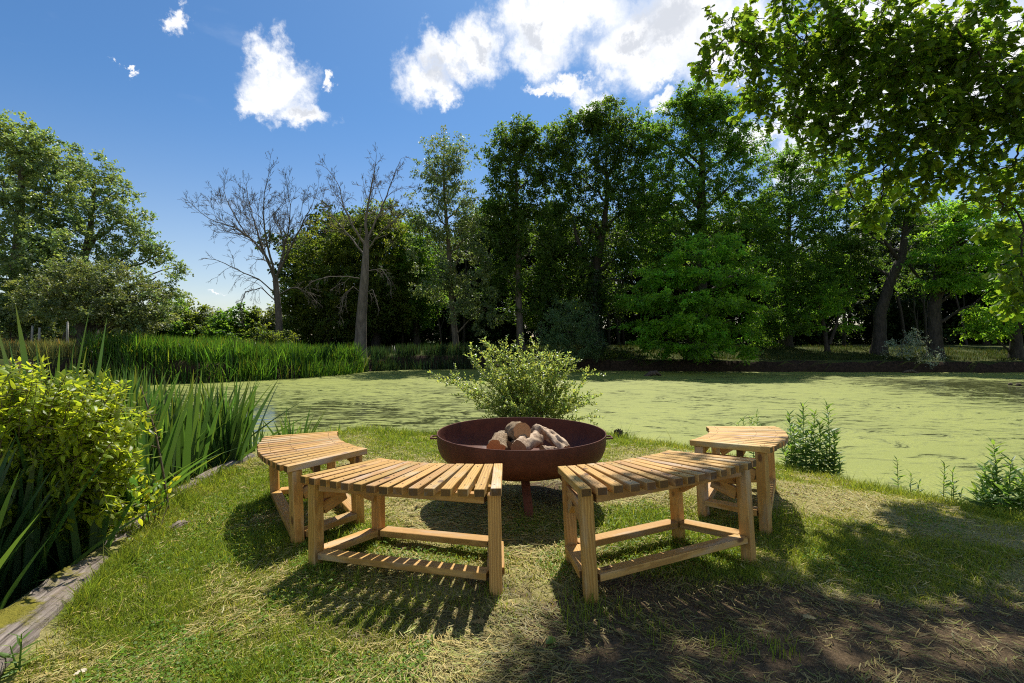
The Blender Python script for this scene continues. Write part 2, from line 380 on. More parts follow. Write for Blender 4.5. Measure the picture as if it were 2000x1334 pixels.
def log_mats():
    m, nt = mat('log_bark'); g = G(nt); co = g.n('ShaderNodeTexCoord').outputs['Object']
    n = g.noise(g.mapping(co, (14, 14, 14)), 3, 6, .7); n2 = g.noise(co, 7, 4)
    vo = g.n('ShaderNodeTexVoronoi', feature='DISTANCE_TO_EDGE'); nt.links.new(co, vo.inputs['Vector']); vo.inputs['Scale'].default_value = 55
    c = g.mix(g.ramp(n, .35, .65), (.15, .095, .05, 1), (.40, .285, .17, 1)); c = g.mix(g.ramp(n2, .5, .7, 0, .6), c, (.42, .33, .22, 1))
    c = g.mix(1., c, g.attr('tint'), 'MULTIPLY')
    g.out(g.bsdf(c, .85, .2, g.bump(g.math('ADD', n, g.ramp(vo.outputs[0], 0., .12)), .7, .006))); M['logbark'] = m
    m, nt = mat('log_smooth'); g = G(nt); co = g.n('ShaderNodeTexCoord').outputs['Object']
    n = g.noise(co, 16, 5, .6); n2 = g.noise(co, 45, 5)
    c = g.mix(g.ramp(n, .35, .6), (.21, .13, .075, 1), (.52, .38, .25, 1)); c = g.mix(g.ramp(n2, .6, .75, 0, .7), c, (.10, .065, .045, 1))
    c = g.mix(1., c, g.attr('tint'), 'MULTIPLY')
    g.out(g.bsdf(c, .75, .25, g.bump(g.math('ADD', n, g.math('MULTIPLY', n2, .4)), .5, .008))); M['logsmooth'] = m
    m, nt = mat('log_cut_end'); g = G(nt); gv = g.attr('grain', 'Vector')
    w = g.n('ShaderNodeTexWave', wave_type='RINGS', rings_direction='Z'); nt.links.new(gv, w.inputs[0]); w.inputs['Scale'].default_value = 35; w.inputs['Distortion'].default_value = 2.5
    n = g.noise(gv, 22, 5)
    c = g.mix(w.outputs[0], (.30, .175, .085, 1), (.42, .26, .13, 1)); c = g.mix(g.ramp(n, .55, .75, 0, .6), c, (.20, .12, .065, 1))
    c = g.mix(1., c, g.attr('tint'), 'MULTIPLY')
    g.out(g.bsdf(c, .75, .2, g.bump(w.outputs[0], .3, .002))); M['logcut'] = m
log_mats()

def old_timber_mat():
    m, nt = mat('weathered_sleeper'); g = G(nt); v = g.attr('grain', 'Vector')
    f = g.noise(g.mapping(v, (3, 60, 60)), 1., 6, .7); b = g.noise(g.mapping(v, (2.5, 8, 8)), 1., 4)
    crack = g.noise(g.mapping(v, (1.6, 34, 34)), 1., 4, .6)
    c = g.mix(g.ramp(f, .3, .7), (.10, .078, .064, 1), (.34, .285, .24, 1)); c = g.mix(g.ramp(b, .5, .7, 0, .5), c, (.27, .205, .15, 1))
    c = g.mix(g.ramp(crack, .64, .70, 0, .85), c, (.035, .025, .02, 1))
    sep = g.n('ShaderNodeSeparateXYZ'); nt.links.new(v, sep.inputs[0])
    mo = g.noise(v, 6, 6, .7)
    mf = g.ramp(g.math('ADD', mo, g.math('MULTIPLY', sep.outputs[1], 1.4)), .44, .60)
    mc = g.mix(g.noise(v, 60, 3), (.10, .10, .012, 1), (.26, .22, .03, 1)); c = g.mix(mf, c, mc)
    h = g.math('ADD', g.math('ADD', f, g.math('MULTIPLY', g.ramp(crack, .60, .70), -1.2)), g.math('MULTIPLY', mf, g.noise(v, 130, 2)))
    g.out(g.bsdf(c, .88, .15, g.bump(h, .9, .012))); return m
M['sleeper'] = old_timber_mat()

# ------------------------------------------------------------------ terrain, water
POND = np.array([(-1.6,-3),(-1.92,1.0),(-2.14,2.0),(-2.32,2.75),(-2.56,3.6),(-2.66,4.3),(-2.75,5.0),(-2.55,5.9),(-1.9,6.45),(-1.0,6.6),(0,6.65),(.9,6.6),(1.6,6.3),(2.1,5.7),(2.5,5.25),(2.8,4.75),(3.05,4.25),(3.4,3.8),(3.75,3.4),(4.6,2.6),(6,1.4),(9,0),(16,0),(32,4),(40,12),(38,20),(26,22.8),(17,23.2),(9,23.6),(3,24.6),(-2,25.6),(-6.2,25.2),(-7.4,22.5),(-8.6,19.6),(-11,17.6),(-14.5,16.3),(-15,12),(-10,8),(-7,5),(-6.2,2),(-6,-3)], float)
def sdist(x, y):
    x = np.asarray(x, float); y = np.asarray(y, float); d = np.full(x.shape, 1e9); ins = np.zeros(x.shape, bool)
    n = len(POND)
    for i in range(n):
        a, b = POND[i], POND[(i+1) % n]; e = b-a
        t = np.clip(((x-a[0])*e[0]+(y-a[1])*e[1])/(e@e), 0, 1)
        d = np.minimum(d, np.hypot(x-a[0]-t*e[0], y-a[1]-t*e[1]))
        c = ((a[1] > y) != (b[1] > y)) & (x < (b[0]-a[0])*(y-a[1])/(b[1]-a[1]+1e-12)+a[0]); ins ^= c
    return np.where(ins, -d, d)
WATER = -.36
def gz(x, y):
    x = np.asarray(x, float); y = np.asarray(y, float)
    s = sdist(x, y)+(fbm(x*1.3, y*1.3, 31, 3)-.5)*.28*np.where(y > 9, 2.2, .6)
    land = np.interp(y, [0, 8, 14, 23, 24.6, 28, 40, 800], [0, 0, .2, .12, .2, .70, .85, .85])
    land = land+sstep(-9, -13, x)*sstep(9, 15, y)*(1-sstep(24, 28, y))*.35
    land = land+(fbm(x*1.1, y*1.1, 3, 4)-.5)*.06+(fbm(x*9, y*9, 5, 3)-.5)*.016
    land = land-.10*(1-sstep(0, .9, s))*sstep(-1.9, -1.2, x)*(1-sstep(9, 12, y))
    return -1.1+(land+1.1)*sstep(-.42, .03, s)
def g1(x, y): return float(gz(np.array([x]), np.array([y]))[0])

def greenness(x, y):
    g = .42+(fbm(x*1.6, y*1.6, 11, 4)-.5)*2.5
    g = g+.55*np.exp(-(((x+1.45)/.55)**2+((y-2.2)/.75)**2))+.25*np.exp(-(((x+2.0)/.8)**2+((y-3.6)/1)**2))
    g = g-.48*sstep(2.3, 1.65, y)*sstep(-1.65, -1.0, x)
    g = g-.55*np.exp(-(((x-1.15)/.85)**2+((y-1.85)/.42)**2))-.6*np.exp(-(((x-.35)/.5)**2+((y-3.8)/.45)**2))
    g = g+.30*sstep(4.4, 5.6, y)+.16*sstep(1.5, 3.2, x)*sstep(1.8, 3.4, y)
    return np.clip(g, 0, 1)
def bare(x, y):
    b = 1.75*np.exp(-(((x-1.30)/1.15)**2+((y-1.72)/.50)**2))+.85*np.exp(-(((x-.35)/.42)**2+((y-3.8)/.36)**2))+.5*np.exp(-(((x-.55)/.5)**2+((y-2.3)/.25)**2))
    b = b+.45*np.exp(-(((x+.55)/.6)**2+((y-2.0)/.18)**2))
    return np.clip(b+(fbm(x*3, y*3, 23, 3)-.5)*.9-.05, 0, 1)

def terrain_mat():
    m, nt = mat('ground_soil_and_grass'); g = G(nt); co = g.n('ShaderNodeTexCoord').outputs['Object']
    a = g.n('ShaderNodeSeparateColor'); nt.links.new(g.attr('tint'), a.inputs[0])
    n1 = g.noise(co, 9, 6, .7); n2 = g.noise(co, 70, 5, .65); n3 = g.noise(co, 1.2, 4); n4 = g.noise(co, 240, 3, .6)
    soil = g.mix(g.ramp(n2, .3, .7), (.060, .042, .023, 1), (.165, .112, .062, 1)); soil = g.mix(g.ramp(n4, .55, .75, 0, .7), soil, (.30, .23, .16, 1))
    thatch = g.mix(g.ramp(n2, .3, .7), (.20, .175, .06, 1), (.44, .385, .16, 1))
    green = g.mix(g.ramp(n2, .3, .7), (.10, .13, .02, 1), (.21, .25, .04, 1))
    c = g.mix(g.ramp(g.math('ADD', a.outputs[0], g.math('MULTIPLY', g.math('SUBTRACT', n1, .5), .8)), .3, .75), thatch, green)
    c = g.mix(g.ramp(g.math('ADD', a.outputs[1], g.math('MULTIPLY', g.math('SUBTRACT', n1, .5), .9)), .3, .6), c, soil)
    far = g.mix(g.ramp(n3, .35, .65), (.038, .056, .012, 1), (.08, .088, .022, 1)); far = g.mix(g.ramp(n1, .5, .75, 0, .6), far, (.075, .055, .03, 1))
    c = g.mix(a.outputs[2], c, far)
    mud = g.mix(g.ramp(n1, .3, .7), (.020, .014, .009, 1), (.056, .037, .024, 1))
    sp = g.n('ShaderNodeSeparateXYZ'); nt.links.new(co, sp.inputs[0])
    geo = g.n('ShaderNodeNewGeometry'); sn = g.n('ShaderNodeSeparateXYZ'); nt.links.new(geo.outputs['True Normal'], sn.inputs[0])
    steep = g.ramp(sn.outputs[2], .80, .55); c = g.mix(steep, c, mud)
    h = g.math('ADD', g.math('MULTIPLY', n2, .8), g.math('MULTIPLY', n4, .5))
    g.out(g.bsdf(c, .95, .1, g.bump(h, .8, .02))); return m

def build_terrain():
    ge = lambda a, b, n: np.geomspace(a, b, n)
    xs = np.concatenate([-ge(600, 34, 14), np.arange(-32, -4, .5), np.arange(-4, -1.6, .06), np.arange(-1.6, 4.8, .06), np.arange(4.8, 42, .5), ge(44, 600, 14)])
    ys = np.concatenate([-ge(60, 3, 6), np.arange(-2, .8, .4), np.arange(.8, 7.2, .06), np.arange(7.2, 15.6, .4), np.arange(15.6, 29, .14), np.arange(29, 60, 1.2), ge(62, 900, 14)])
    X, Y = np.meshgrid(xs, ys, indexing='ij'); Zz = gz(X, Y)
    n, m = X.shape; v = np.stack([X, Y, Zz], -1).reshape(-1, 3)
    i = np.arange(n-1)[:, None]*m; j = np.arange(m-1)[None, :]
    f = np.stack([i+j, i+m+j, i+m+j+1, i+j+1], -1).reshape(-1, 4)
    x, y = X.ravel(), Y.ravel()
    t = np.stack([greenness(x, y), bare(x, y)*(y < 8), sstep(8, 12, y)], -1)
    mb = MB(); mb.add(v, f4=f, tint=t)
    tag(mb.build('ground', terrain_mat()), kind='structure')
build_terrain()

def water_mat():
    m, nt = mat('duckweed_covered_water'); g = G(nt); co = g.n('ShaderNodeTexCoord').outputs['Object']
    wv = g.noise(co, .35, 3, .5, 1)
    w = g.n('ShaderNodeVectorMath', operation='MULTIPLY_ADD'); nt.links.new(wv, w.inputs[0]); w.inputs[1].default_value = (2.2, 2.2, 0); nt.links.new(co, w.inputs[2]); w = w.outputs[0]
    big = g.noise(w, .22, 4, .6)
    st = g.noise(g.mapping(w, (.8, 2.2, 1)), 2.4, 7, .66)
    st2 = g.noise(g.mapping(w, (1.0, 2.6, 1)), 8, 5, .65)
    fine = g.noise(co, 90, 4, .7); mid = g.noise(co, 12, 5, .6)
    sep = g.n('ShaderNodeSeparateXYZ'); nt.links.new(co, sep.inputs[0])
    # more open water out to the right and in the middle-left, and close under the near bank
    rt = g.ramp(sep.outputs[0], 7., 17.); rt = g.math('MULTIPLY', rt, g.math('MULTIPLY', g.ramp(sep.outputs[1], 7., 10.), g.ramp(sep.outputs[1], 21., 16.)))
    lf = g.math('MULTIPLY', g.ramp(sep.outputs[0], 1., -1.5), g.math('MULTIPLY', g.ramp(sep.outputs[1], 6.5, 8.), g.ramp(sep.outputs[1], 17., 11.)))
    ns = g.ramp(g.attr('tint', 'Fac'), .0, 1.)
    k = g.math('ADD', g.math('ADD', g.math('MULTIPLY', rt, .165), g.math('MULTIPLY', lf, .085)), g.math('MULTIPLY', ns, .26))
    field = g.math('ADD', g.math('ADD', g.math('MULTIPLY', st, .62), g.math('MULTIPLY', st2, .38)), g.math('ADD', k, g.math('MULTIPLY', g.math('SUBTRACT', big, .5), .30)))
    gap = g.ramp(field, .535, .63, 0, .9)
    weed = g.mix(g.ramp(fine, .3, .7), (.150, .172, .024, 1), (.325, .350, .062, 1))
    weed = g.mix(g.ramp(mid, .45, .75, 0, .35), weed, (.23, .245, .08, 1))
    weed = g.mix(g.ramp(field, .46, .58, 0, .55), weed, (.10, .12, .03, 1))
    weed = g.mix(g.ramp(g.noise(g.mapping(w, (.5, 1.4, 1)), 1.1, 4), .42, .62, 0, .45), weed, (.20, .225, .036, 1))
    a = g.bsdf(weed, .62, .25, g.bump(g.math('ADD', fine, g.math('MULTIPLY', mid, .5)), .5, .006))
    b = g.bsdf((.022, .026, .010, 1), .10, .4, g.bump(mid, .05, .01))
    mx = g.n('ShaderNodeMixShader'); nt.links.new(gap, mx.inputs[0]); nt.links.new(a, mx.inputs[1]); nt.links.new(b, mx.inputs[2]); g.out(mx.outputs[0]); return m
def build_water():
    xs = np.concatenate([np.arange(-18, -4, .5), np.arange(-4, 5, .12), np.arange(5, 42, .5)]); ys = np.concatenate([np.arange(-4, 2, .5), np.arange(2, 8, .12), np.arange(8, 28, .3)])
    X, Y = np.meshgrid(xs, ys, indexing='ij'); n, m = X.shape; v = np.stack([X, Y, np.full(X.shape, WATER)], -1).reshape(-1, 3)
    i = np.arange(n-1)[:, None]*m; j = np.arange(m-1)[None, :]
    f = np.stack([i+j, i+m+j, i+m+j+1, i+j+1], -1).reshape(-1, 4)
    s = -sdist(X, Y).ravel(); ns = np.exp(-np.maximum(s-.25, 0)/.45)*(Y.ravel() < 9)
    mb = MB(); mb.add(v, f4=f, tint=np.repeat(ns[:, None], 3, 1)); tag(mb.build('pond_water', water_mat()), kind='structure')
build_water()
# ------------------------------------------------------------------ benches
def beam(mb, p0, p1, w, h, up=(0, 0, 1), bev=.0025, tint=None):
    """squared timber from p0 to p1 (centre line), w across, h along up, eased edges, grain along its length"""
    p0 = np.asarray(p0, float); p1 = np.asarray(p1, float); L = np.linalg.norm(p1-p0); d = (p1-p0)/L
    s = nrm(np.cross(d, up)); u = np.cross(s, d)
    bm = bmesh.new(); bmesh.ops.create_cube(bm, size=1)
    for q in bm.verts: q.co = Vector((q.co.x*L, q.co.y*w, q.co.z*h))
    bmesh.ops.bevel(bm, geom=list(bm.edges), offset=bev, segments=1, affect='EDGES', profile=.5)
    bm.verts.index_update()
    lv = np.array([q.co[:] for q in bm.verts]); f3 = []; f4 = []
    for f in bm.faces:
        ix = [q.index for q in f.verts]
        if len(ix) == 3: f3.append(ix)
        else: f4.append(ix)
    bm.free()
    off = np.array([rng.uniform(0, 60), rng.uniform(-.09, .09), rng.choice([-1, 1])*rng.uniform(.03, .12)])
    ends = lv; v = (p0+p1)/2+lv[:, :1]*d+lv[:, 1:2]*s+lv[:, 2:3]*u
    t = np.ones(3)*rng.uniform(.82, 1.1)*np.array([1, rng.uniform(.97, 1.03), rng.uniform(.86, 1.1)]) if tint is None else np.asarray(tint)
    mb.add(v, f3=f3, f4=f4, tint=t, grain=lv+off)
    for e in (-1, 1):                                              # weathered end grain, a skin over the sawn end
        q = np.array([[e*(L/2+.0004), a*(w/2-bev), b*(h/2-bev)] for a, b in ((-1, -1), (1, -1), (1, 1), (-1, 1))])
        if e < 0: q = q[::-1]
        mb.add((p0+p1)/2+q[:, :1]*d+q[:, 1:2]*s+q[:, 2:3]*u, f4=[[0, 1, 2, 3]], tint=t*rng.uniform(.20, .40)*np.array([1, .9, .85]), grain=q*[1, 3, 3]+off)

BV, BR, BRI = 1.5545, 1.6445, 1.1416
def pol(r, deg): a = radians(deg); return np.array([r*sin(a), BV-r*cos(a)])
def make_bench():
    T = M['timber']; HS = .4663
    root = thing('curved_bench', (0, 0, 0), 'x', 'bench', 'curved slatted benches round the fire bowl')
    def part(name, fn):
        mb = MB(); fn(mb); return mb.build(name, T, root, smooth=False, grain=True)
    P3 = lambda p, z: np.array([p[0], p[1], z])
    def seat(mb):
        for i in range(15):
            a = -18.15+36.3*i/14+rng.normal(0, .09); ro = BR+rng.normal(0, .003); ri = BRI+rng.normal(0, .003); z = HS-.018+rng.normal(0, .0007)
            k = rng.uniform(.78, 1.18)
            beam(mb, P3(pol(ro, a), z), P3(pol(ri, a), z), .047, .036, tint=k*np.array([1, rng.uniform(.97, 1.04), rng.uniform(.78, 1.2)]))
    def seat_and_screws(mb):
        seat(mb)
        for i in range(15):                                        # a countersunk screw over each rail
            a = -18.15+36.3*i/14
            for r in (BR-.066, BR-.192, BRI+.058):
                p = pol(r+rng.normal(0, .003), a+rng.normal(0, .25)); k = np.arange(8)*pi/4
                v = np.concatenate([[[p[0], p[1], HS+.0012]], np.stack([p[0]+.0042*np.cos(k), p[1]+.0042*np.sin(k), np.full(8, HS+.0012)], 1)])
                mb.add(v, f3=[[0, 1+j, 1+(j+1) % 8] for j in range(8)], tint=(.16, .15, .17), grain=v)
    part('seat', seat_and_screws)
    LO, LI = BR-.062, BRI+.052; AO, AI = 17.75, 17.3
    for r, a0 in ((LO, AO), (LI, AI)):
        for s in (-1, 1):
            p = pol(r, s*a0); d = nrm(pol(r-.1, s*a0)-p)
            part('leg', lambda mb: beam(mb, P3(p, -.07), P3(p, HS-.0375), .057, .057, up=(d[0], d[1], 0), bev=.004))
    # three cross rails carry the slats; their ends rest on the end rails
    for r, dz in ((LO-.004, 0), (LO-.13, 0), (LI+.006, 0)):
        a0 = 16.3 if r != LO-.13 else 17.6
        part('seat_rail', lambda mb: beam(mb, P3(pol(r, -a0), HS-.0365-.022), P3(pol(r, a0), HS-.0365-.022), .040, .042))
    for s in (-1, 1):
        part('end_rail', lambda mb: beam(mb, P3(pol(LO-.033, s*AO), HS-.107), P3(pol(LI+.033, s*AI), HS-.107), .036, .050))
        po, pi_ = pol(LO, s*AO), pol(LI, s*AI)
        e = nrm(po-pi_); q = po-e*.036
        part('brace', lambda mb: beam(mb, P3(q, .285), P3(q-e*.13, HS-.135), .034, .062))
        q2 = pi_+e*.036
        part('brace', lambda mb: beam(mb, P3(q2, .27), P3(q2+e*.10, HS-.135), .034, .056))
        part('stretcher', lambda mb: beam(mb, P3(pol(LO-.032, s*AO), .068), P3(pol(LI+.032, s*AI), .068), .080, .034))
    part('stretcher', lambda mb: beam(mb, P3(pol(LO, -AO)+[.034, 0], .066), P3(pol(LO, AO)+[-.034, 0], .066), .068, .032))
    part('stretcher', lambda mb: beam(mb, P3(pol(LI, -AI)+[.034, 0], .067), P3(pol(LI, AI)+[-.034, 0], .067), .080, .034))
    return root
POSES = [(-.5529, 2.3563, -.3075, .0086, .0288, -.0231, 'front left curved bench with thin sun stripes across its bottom rail'),
         (-1.497, 3.1651, -1.0124, -.0014, .0088, .0322, 'curved slatted bench beside the old timber edging and iris clumps'),
         (.7872, 2.368, .4263, .0361, .0188, -.0679, 'front right curved bench with bare soil in front and oak shade on its right end'),
         (1.7774, 3.402, 1.0604, .0188, -.0346, -.0539, 'curved bench farthest right, pale bleached seat with glare put into its colour, beside the tall willowherb stems')]
bench = make_bench()
def copy_tree(o, parent=None):
    c = o.copy(); C.objects.link(c)
    if parent is not None: c.parent = parent
    for ch in list(o.children): copy_tree(ch, c)
    return c
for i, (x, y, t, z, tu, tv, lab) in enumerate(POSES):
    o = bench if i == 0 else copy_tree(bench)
    z0 = z-tv*.25
    X = Vector((cos(t), sin(t), tu)).normalized(); Y = Vector((-sin(t), cos(t), tv)); Zv = X.cross(Y).normalized(); Y = Zv.cross(X)
    R = Matrix((X, Y, Zv)).transposed().to_4x4()
    o.matrix_world = Matrix.Translation((x-Zv.x*.34, y-Zv.y*.34, z0)) @ R
    o['label'] = lab
    for ch in o.children:                                          # farthest right seat: bleaching plus sky glare put into the colour
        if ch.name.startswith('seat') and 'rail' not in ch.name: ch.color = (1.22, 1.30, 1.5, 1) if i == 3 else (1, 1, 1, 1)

# ------------------------------------------------------------------ fire bowl and logs
BC = np.array([.068, 3.63, .0]); RIM = .487; BRAD = .605
def lathe(mb, prof, n=112):
    prof = np.asarray(prof, float); a = np.arange(n)*2*pi/n; k = len(prof)
    v = np.stack([prof[:, None, 0]*np.cos(a), prof[:, None, 0]*np.sin(a), np.broadcast_to(prof[:, None, 1], (k, n))], -1).reshape(-1, 3)
    i = np.arange(k-1)[:, None]*n; j = np.arange(n)[None, :]; j2 = (j+1) % n
    mb.add(v, f4=np.stack([i+j, i+j2, i+n+j2, i+n+j], -1).reshape(-1, 4))
def bowl_prof():
    o = [(.001, .205), (.16, .209), (.30, .220), (.40, .238), (.48, .264), (.54, .298), (.58, .340), (.598, .385), (.604, .43), (.605, .484)]
    r = [(.6045, .487), (.5995, .487)]
    inn = [(a-.0065 if a > .01 else a, b+.006*(1 if a < .56 else .3)) for a, b in o[::-1][1:]]
    return o+r+[(.5985, .482)]+inn
def build_bowl():
    root = thing('fire_bowl', BC, 'wide rust brown steel fire bowl on legs with cut logs in it', 'fire pit')
    mb = MB(); lathe(mb, bowl_prof()); b = mb.build('bowl', M['rust'], root)
    for s in (-1, 1):
        mb = MB(); z = RIM-.045
        tube(mb, [(s*.597, .045, z), (s*.640, .045, z), (s*.648, .041, z), (s*.652, .034, z), (s*.652, -.034, z), (s*.648, -.041, z), (s*.640, -.045, z), (s*.597, -.045, z)], .0065, 8)
        mb.build('handle', M['rust'], root)
    for a in (-86, 34, 154):
        a = radians(a); d = np.array([cos(a), sin(a), 0]); mb = MB()
        beam(mb, d*.27+[0, 0, .225], d*.47+[.02, 0, -.06], .058, .012, up=d, bev=.001); mb.build('leg', M['rust'], root, smooth=False)
    root.rotation_euler = (radians(.7), 0, 0)
build_bowl()

def cut_log(name_label, p0, p1, r0, r1, bark, seed, lumps=.06, cut_tint=(1, 1, 1), bend=0., knobs=()):
    """p0 is the visible cut end"""
    p0 = np.asarray(p0, float); p1 = np.asarray(p1, float); c = (p0+p1)/2; n = 22; sd_ = 36
    r = np.random.default_rng(seed)
    d = nrm(p1-p0); ref = np.array([0, 0, 1.]); U = nrm(np.cross(d, ref)); V = np.cross(U, d)
    t = np.linspace(0, 1, n); a = np.arange(sd_)*2*pi/sd_
    cen = p0+np.outer(t, p1-p0)+np.outer(np.sin(t*pi)*bend, V)
    A, Tt = np.meshgrid(a, t); base = r0+(r1-r0)*Tt
    lump = (fbm(np.cos(A)*1.4+seed*3.1, Tt*3+np.sin(A)*1.4, seed, 3)-.5)*2*lumps
    fine = (fbm(A*5+seed, Tt*14, seed+5, 3)-.5)*.05
    for (ka, kt, kr, kh) in knobs: lump = lump+kh*np.exp(-((np.minimum(abs(A-ka), 2*pi-abs(A-ka))*r0)**2+((Tt-kt)*np.linalg.norm(p1-p0))**2)/kr**2)
    rad = base*(1+fine)+lump*.6*r0/.06
    rad[:, 0] = rad[:, 0]
    ring = cen[:, None, :]+rad[..., None]*(np.cos(A)[..., None]*U+np.sin(A)[..., None]*V)
    root = thing('firewood_log', c, name_label, 'log', 'cut logs in the fire bowl')
    i = np.arange(n-1)[:, None]*sd_; j = np.arange(sd_)[None, :]; j2 = (j+1) % sd_
    mb = MB(); mb.add((ring-c).reshape(-1, 3), f4=np.stack([i+j, i+j2, i+sd_+j2, i+sd_+j], -1).reshape(-1, 4)); mb.build('log_bark', M[bark], root)
    for e in (0, -1):
        rr = ring[e]-c; m0 = rr.mean(0); off = -d*.001 if e == 0 else d*.001
        v = np.concatenate([[m0], m0+(rr-m0)*.5, rr])+off; f3 = []; f4 = []
        for k in range(sd_):
            k2 = (k+1) % sd_
            f3.append([0, 1+k, 1+k2]); f4.append([1+k, 1+sd_+k, 1+sd_+k2, 1+k2])
        g = np.stack([(v-m0)@U, (v-m0)@V, np.zeros(len(v))], 1)
        mb = MB(); mb.add(v, f3=f3, f4=f4, tint=cut_tint, grain=g+[0, 0, seed]); mb.build('cut_end', M['logcut'], root, smooth=False, grain=True)
zb = .225
cut_log('log with rough bark and orange cut end, leftmost in the fire bowl', at(967, 879, 3.36), at(982, 855, 3.66)+[0, 0, -.01], .063, .066, 'logbark', 3, .03, (1.7, 1.1, .7))
cut_log('log lying on top of the pile with its round cut face to the camera', at(1020, 843, 3.42), at(1004, 846, 3.66)+[0, 0, .01], .063, .066, 'logbark', 4, .025, (1.45, 1.2, 1.0))
cut_log('knotted log in the front middle of the pile with a branch collar', at(1012, 876, 3.30), at(1048, 857, 3.58), .054, .060, 'logsmooth', 5, .05, (.9, .8, .7), .01, ((1.9, .45, .022, .02), (2.3, .05, .02, .02)))
cut_log('long pale lumpy log leaning down to the right of the pile', at(1047, 840, 3.74), at(1106, 877, 3.48), .052, .038, 'logsmooth', 6, .07, (1.1, 1.1, 1.1), .02, ((1.2, .7, .02, .025), (2.0, .9, .016, .022), (.5, .85, .02, .02), (1.6, .35, .03, .015)))
cut_log('dark log half hidden under the round topmost log', at(1006, 873, 3.44), at(1014, 868, 3.70), .055, .055, 'logbark', 8, .06, (.6, .55, .5))
cut_log('small broken log end by the front rim of the fire bowl', at(1058, 877, 3.36), at(1085, 880, 3.42), .024, .020, 'logsmooth', 9, .05, (.9, .8, .7))

# ------------------------------------------------------------------ old timber edging
def timber(label, pts, width0, height, seed, ragged=.03, name='edging_timber', mat_='sleeper', moss=0.):
    pts = np.asarray(pts, float); n = 70; t = np.linspace(0, 1, n); k = np.linspace(0, 1, len(pts))
    c = np.stack([np.interp(t, k, pts[:, i]) for i in range(3)], 1)
    d = nrm(np.gradient(c, axis=0)); s = nrm(np.cross(d, [0, 0, 1.])); L = np.linalg.norm(pts[-1]-pts[0])
    sec = []                                                       # rounded section, open parameter
    for q in np.linspace(0, 1, 29)[:-1]:
        a = q*2*pi; cx, cz = cos(a), sin(a); p = 5.
        rr = (abs(cx)**p+abs(cz)**p)**(-1/p); sec.append((cx*rr/2, cz*rr/2))
    sec = np.array(sec); m = len(sec)
    rag = 1+(fbm(t*L*5+seed, t*0, seed, 3)-.5)*2*ragged*6
    width = np.interp(t, np.linspace(0, 1, len(np.atleast_1d(width0))), np.atleast_1d(width0)); w = width*rag; Tq, Aq = np.meshgrid(t*L, np.arange(m)*.35, indexing='ij')
    dis = (fbm(Tq*9, Aq*2.2, seed+3, 4)-.5)*ragged*1.1+(fbm(Tq*1.4, Aq*7, seed+9, 3)-.5)*ragged*.8
    endt = np.minimum(1, np.minimum(t, 1-t)*L/.05)**.5
    v = c[:, None, :]+s[:, None, :]*(sec[None, :, 0]*w[:, None]*(.75+.25*endt[:, None])+dis*np.sign(sec[None, :, 0]))[..., None]
    v[..., 2] += sec[None, :, 1]*height*endt[:, None]*.98+dis*.8
    i = np.arange(n-1)[:, None]*m; j = np.arange(m)[None, :]; j2 = (j+1) % m
    f4 = np.stack([i+j, i+m+j, i+m+j2, i+j2], -1).reshape(-1, 4)
    vv = v.reshape(-1, 3); cap = np.array([c[0], c[-1]]); f3 = []
    for q in range(m): f3 += [[n*m, q, (q+1) % m], [n*m+1, (n-1)*m+(q+1) % m, (n-1)*m+q]]
    g = np.stack([np.repeat(t*L, m)+seed, (-sec[None, :, 0]*width[:, None]).ravel()+moss, np.tile(sec[:, 1]*height, n)], 1)
    g = np.concatenate([g, [[seed, 0, 0], [seed+L, 0, 0]]])
    o = pts.mean(0); mb = MB(); mb.add(np.concatenate([vv, cap]), f3=f3, f4=f4, grain=g)
    return tag(mb.build(name, M[mat_], None, smooth=True, grain=True, origin=o), label, 'timber', 'old timbers edging the lawn')
timber('wide weathered grey sleeper with yellow moss, at the bottom left corner of the lawn', [(-1.70, 1.0, -.06), (-1.81, 1.4, -.055), (-2.0, 2.08, -.05), (-2.17, 2.66, -.075)], (.37, .31, .22, .14), .20, 2, .045, moss=.02)
timber('dark rotten broken timber between the mossy sleeper and the thin far plank', [(-2.20, 2.72, -.09), (-2.33, 3.1, -.06), (-2.47, 3.6, -.075)], .13, .20, 5, .05, mat_='sleeper', moss=-.3)
timber('thin straight grey plank edging behind the orange-leaved bramble, farther along the bank', [(-2.46, 3.55, -.055), (-2.53, 4.2, -.05), (-2.56, 4.95, -.06)], .10, .20, 7, .014, moss=-.2)
timber('short splintered wood fragment lying by the rotten timber', [(-2.03, 2.95, .015), (-2.01, 3.02, .03), (-2.0, 3.1, .02)], .032, .026, 11, .05, name='wood_fragment', moss=-.4)

def stump(px, py, Z, w, h, label, n=9):
    p = at(px, py, Z); p[2] = g1(p[0], p[1])-.03; mb = MB(); r = np.random.default_rng(int(px))
    for k in range(n):
        q = np.array([r.normal(0, w*.32), r.normal(0, w*.25), 0]); hh = h*r.uniform(.55, 1.)
        tube(mb, [q, q+[r.normal(0, .004), 0, hh*.5], q+[r.normal(0, .012), r.normal(0, .01), hh*.85], q+[r.normal(0, .015), 0, hh]], [w*.20, w*.19, w*.15, w*.03], 7, cap=True)
    o = mb.build('tree_stump', M['rot'], None, smooth=False); o.location = p; tag(o, label, 'stump')
stump(1213, 850, 6.25, .11, .20, 'small dark rotten stump at the water edge right of the fire bowl')
stump(1964, 985, 3.62, .035, .16, 'dark thin post stub among the willowherb at the right edge', 3)
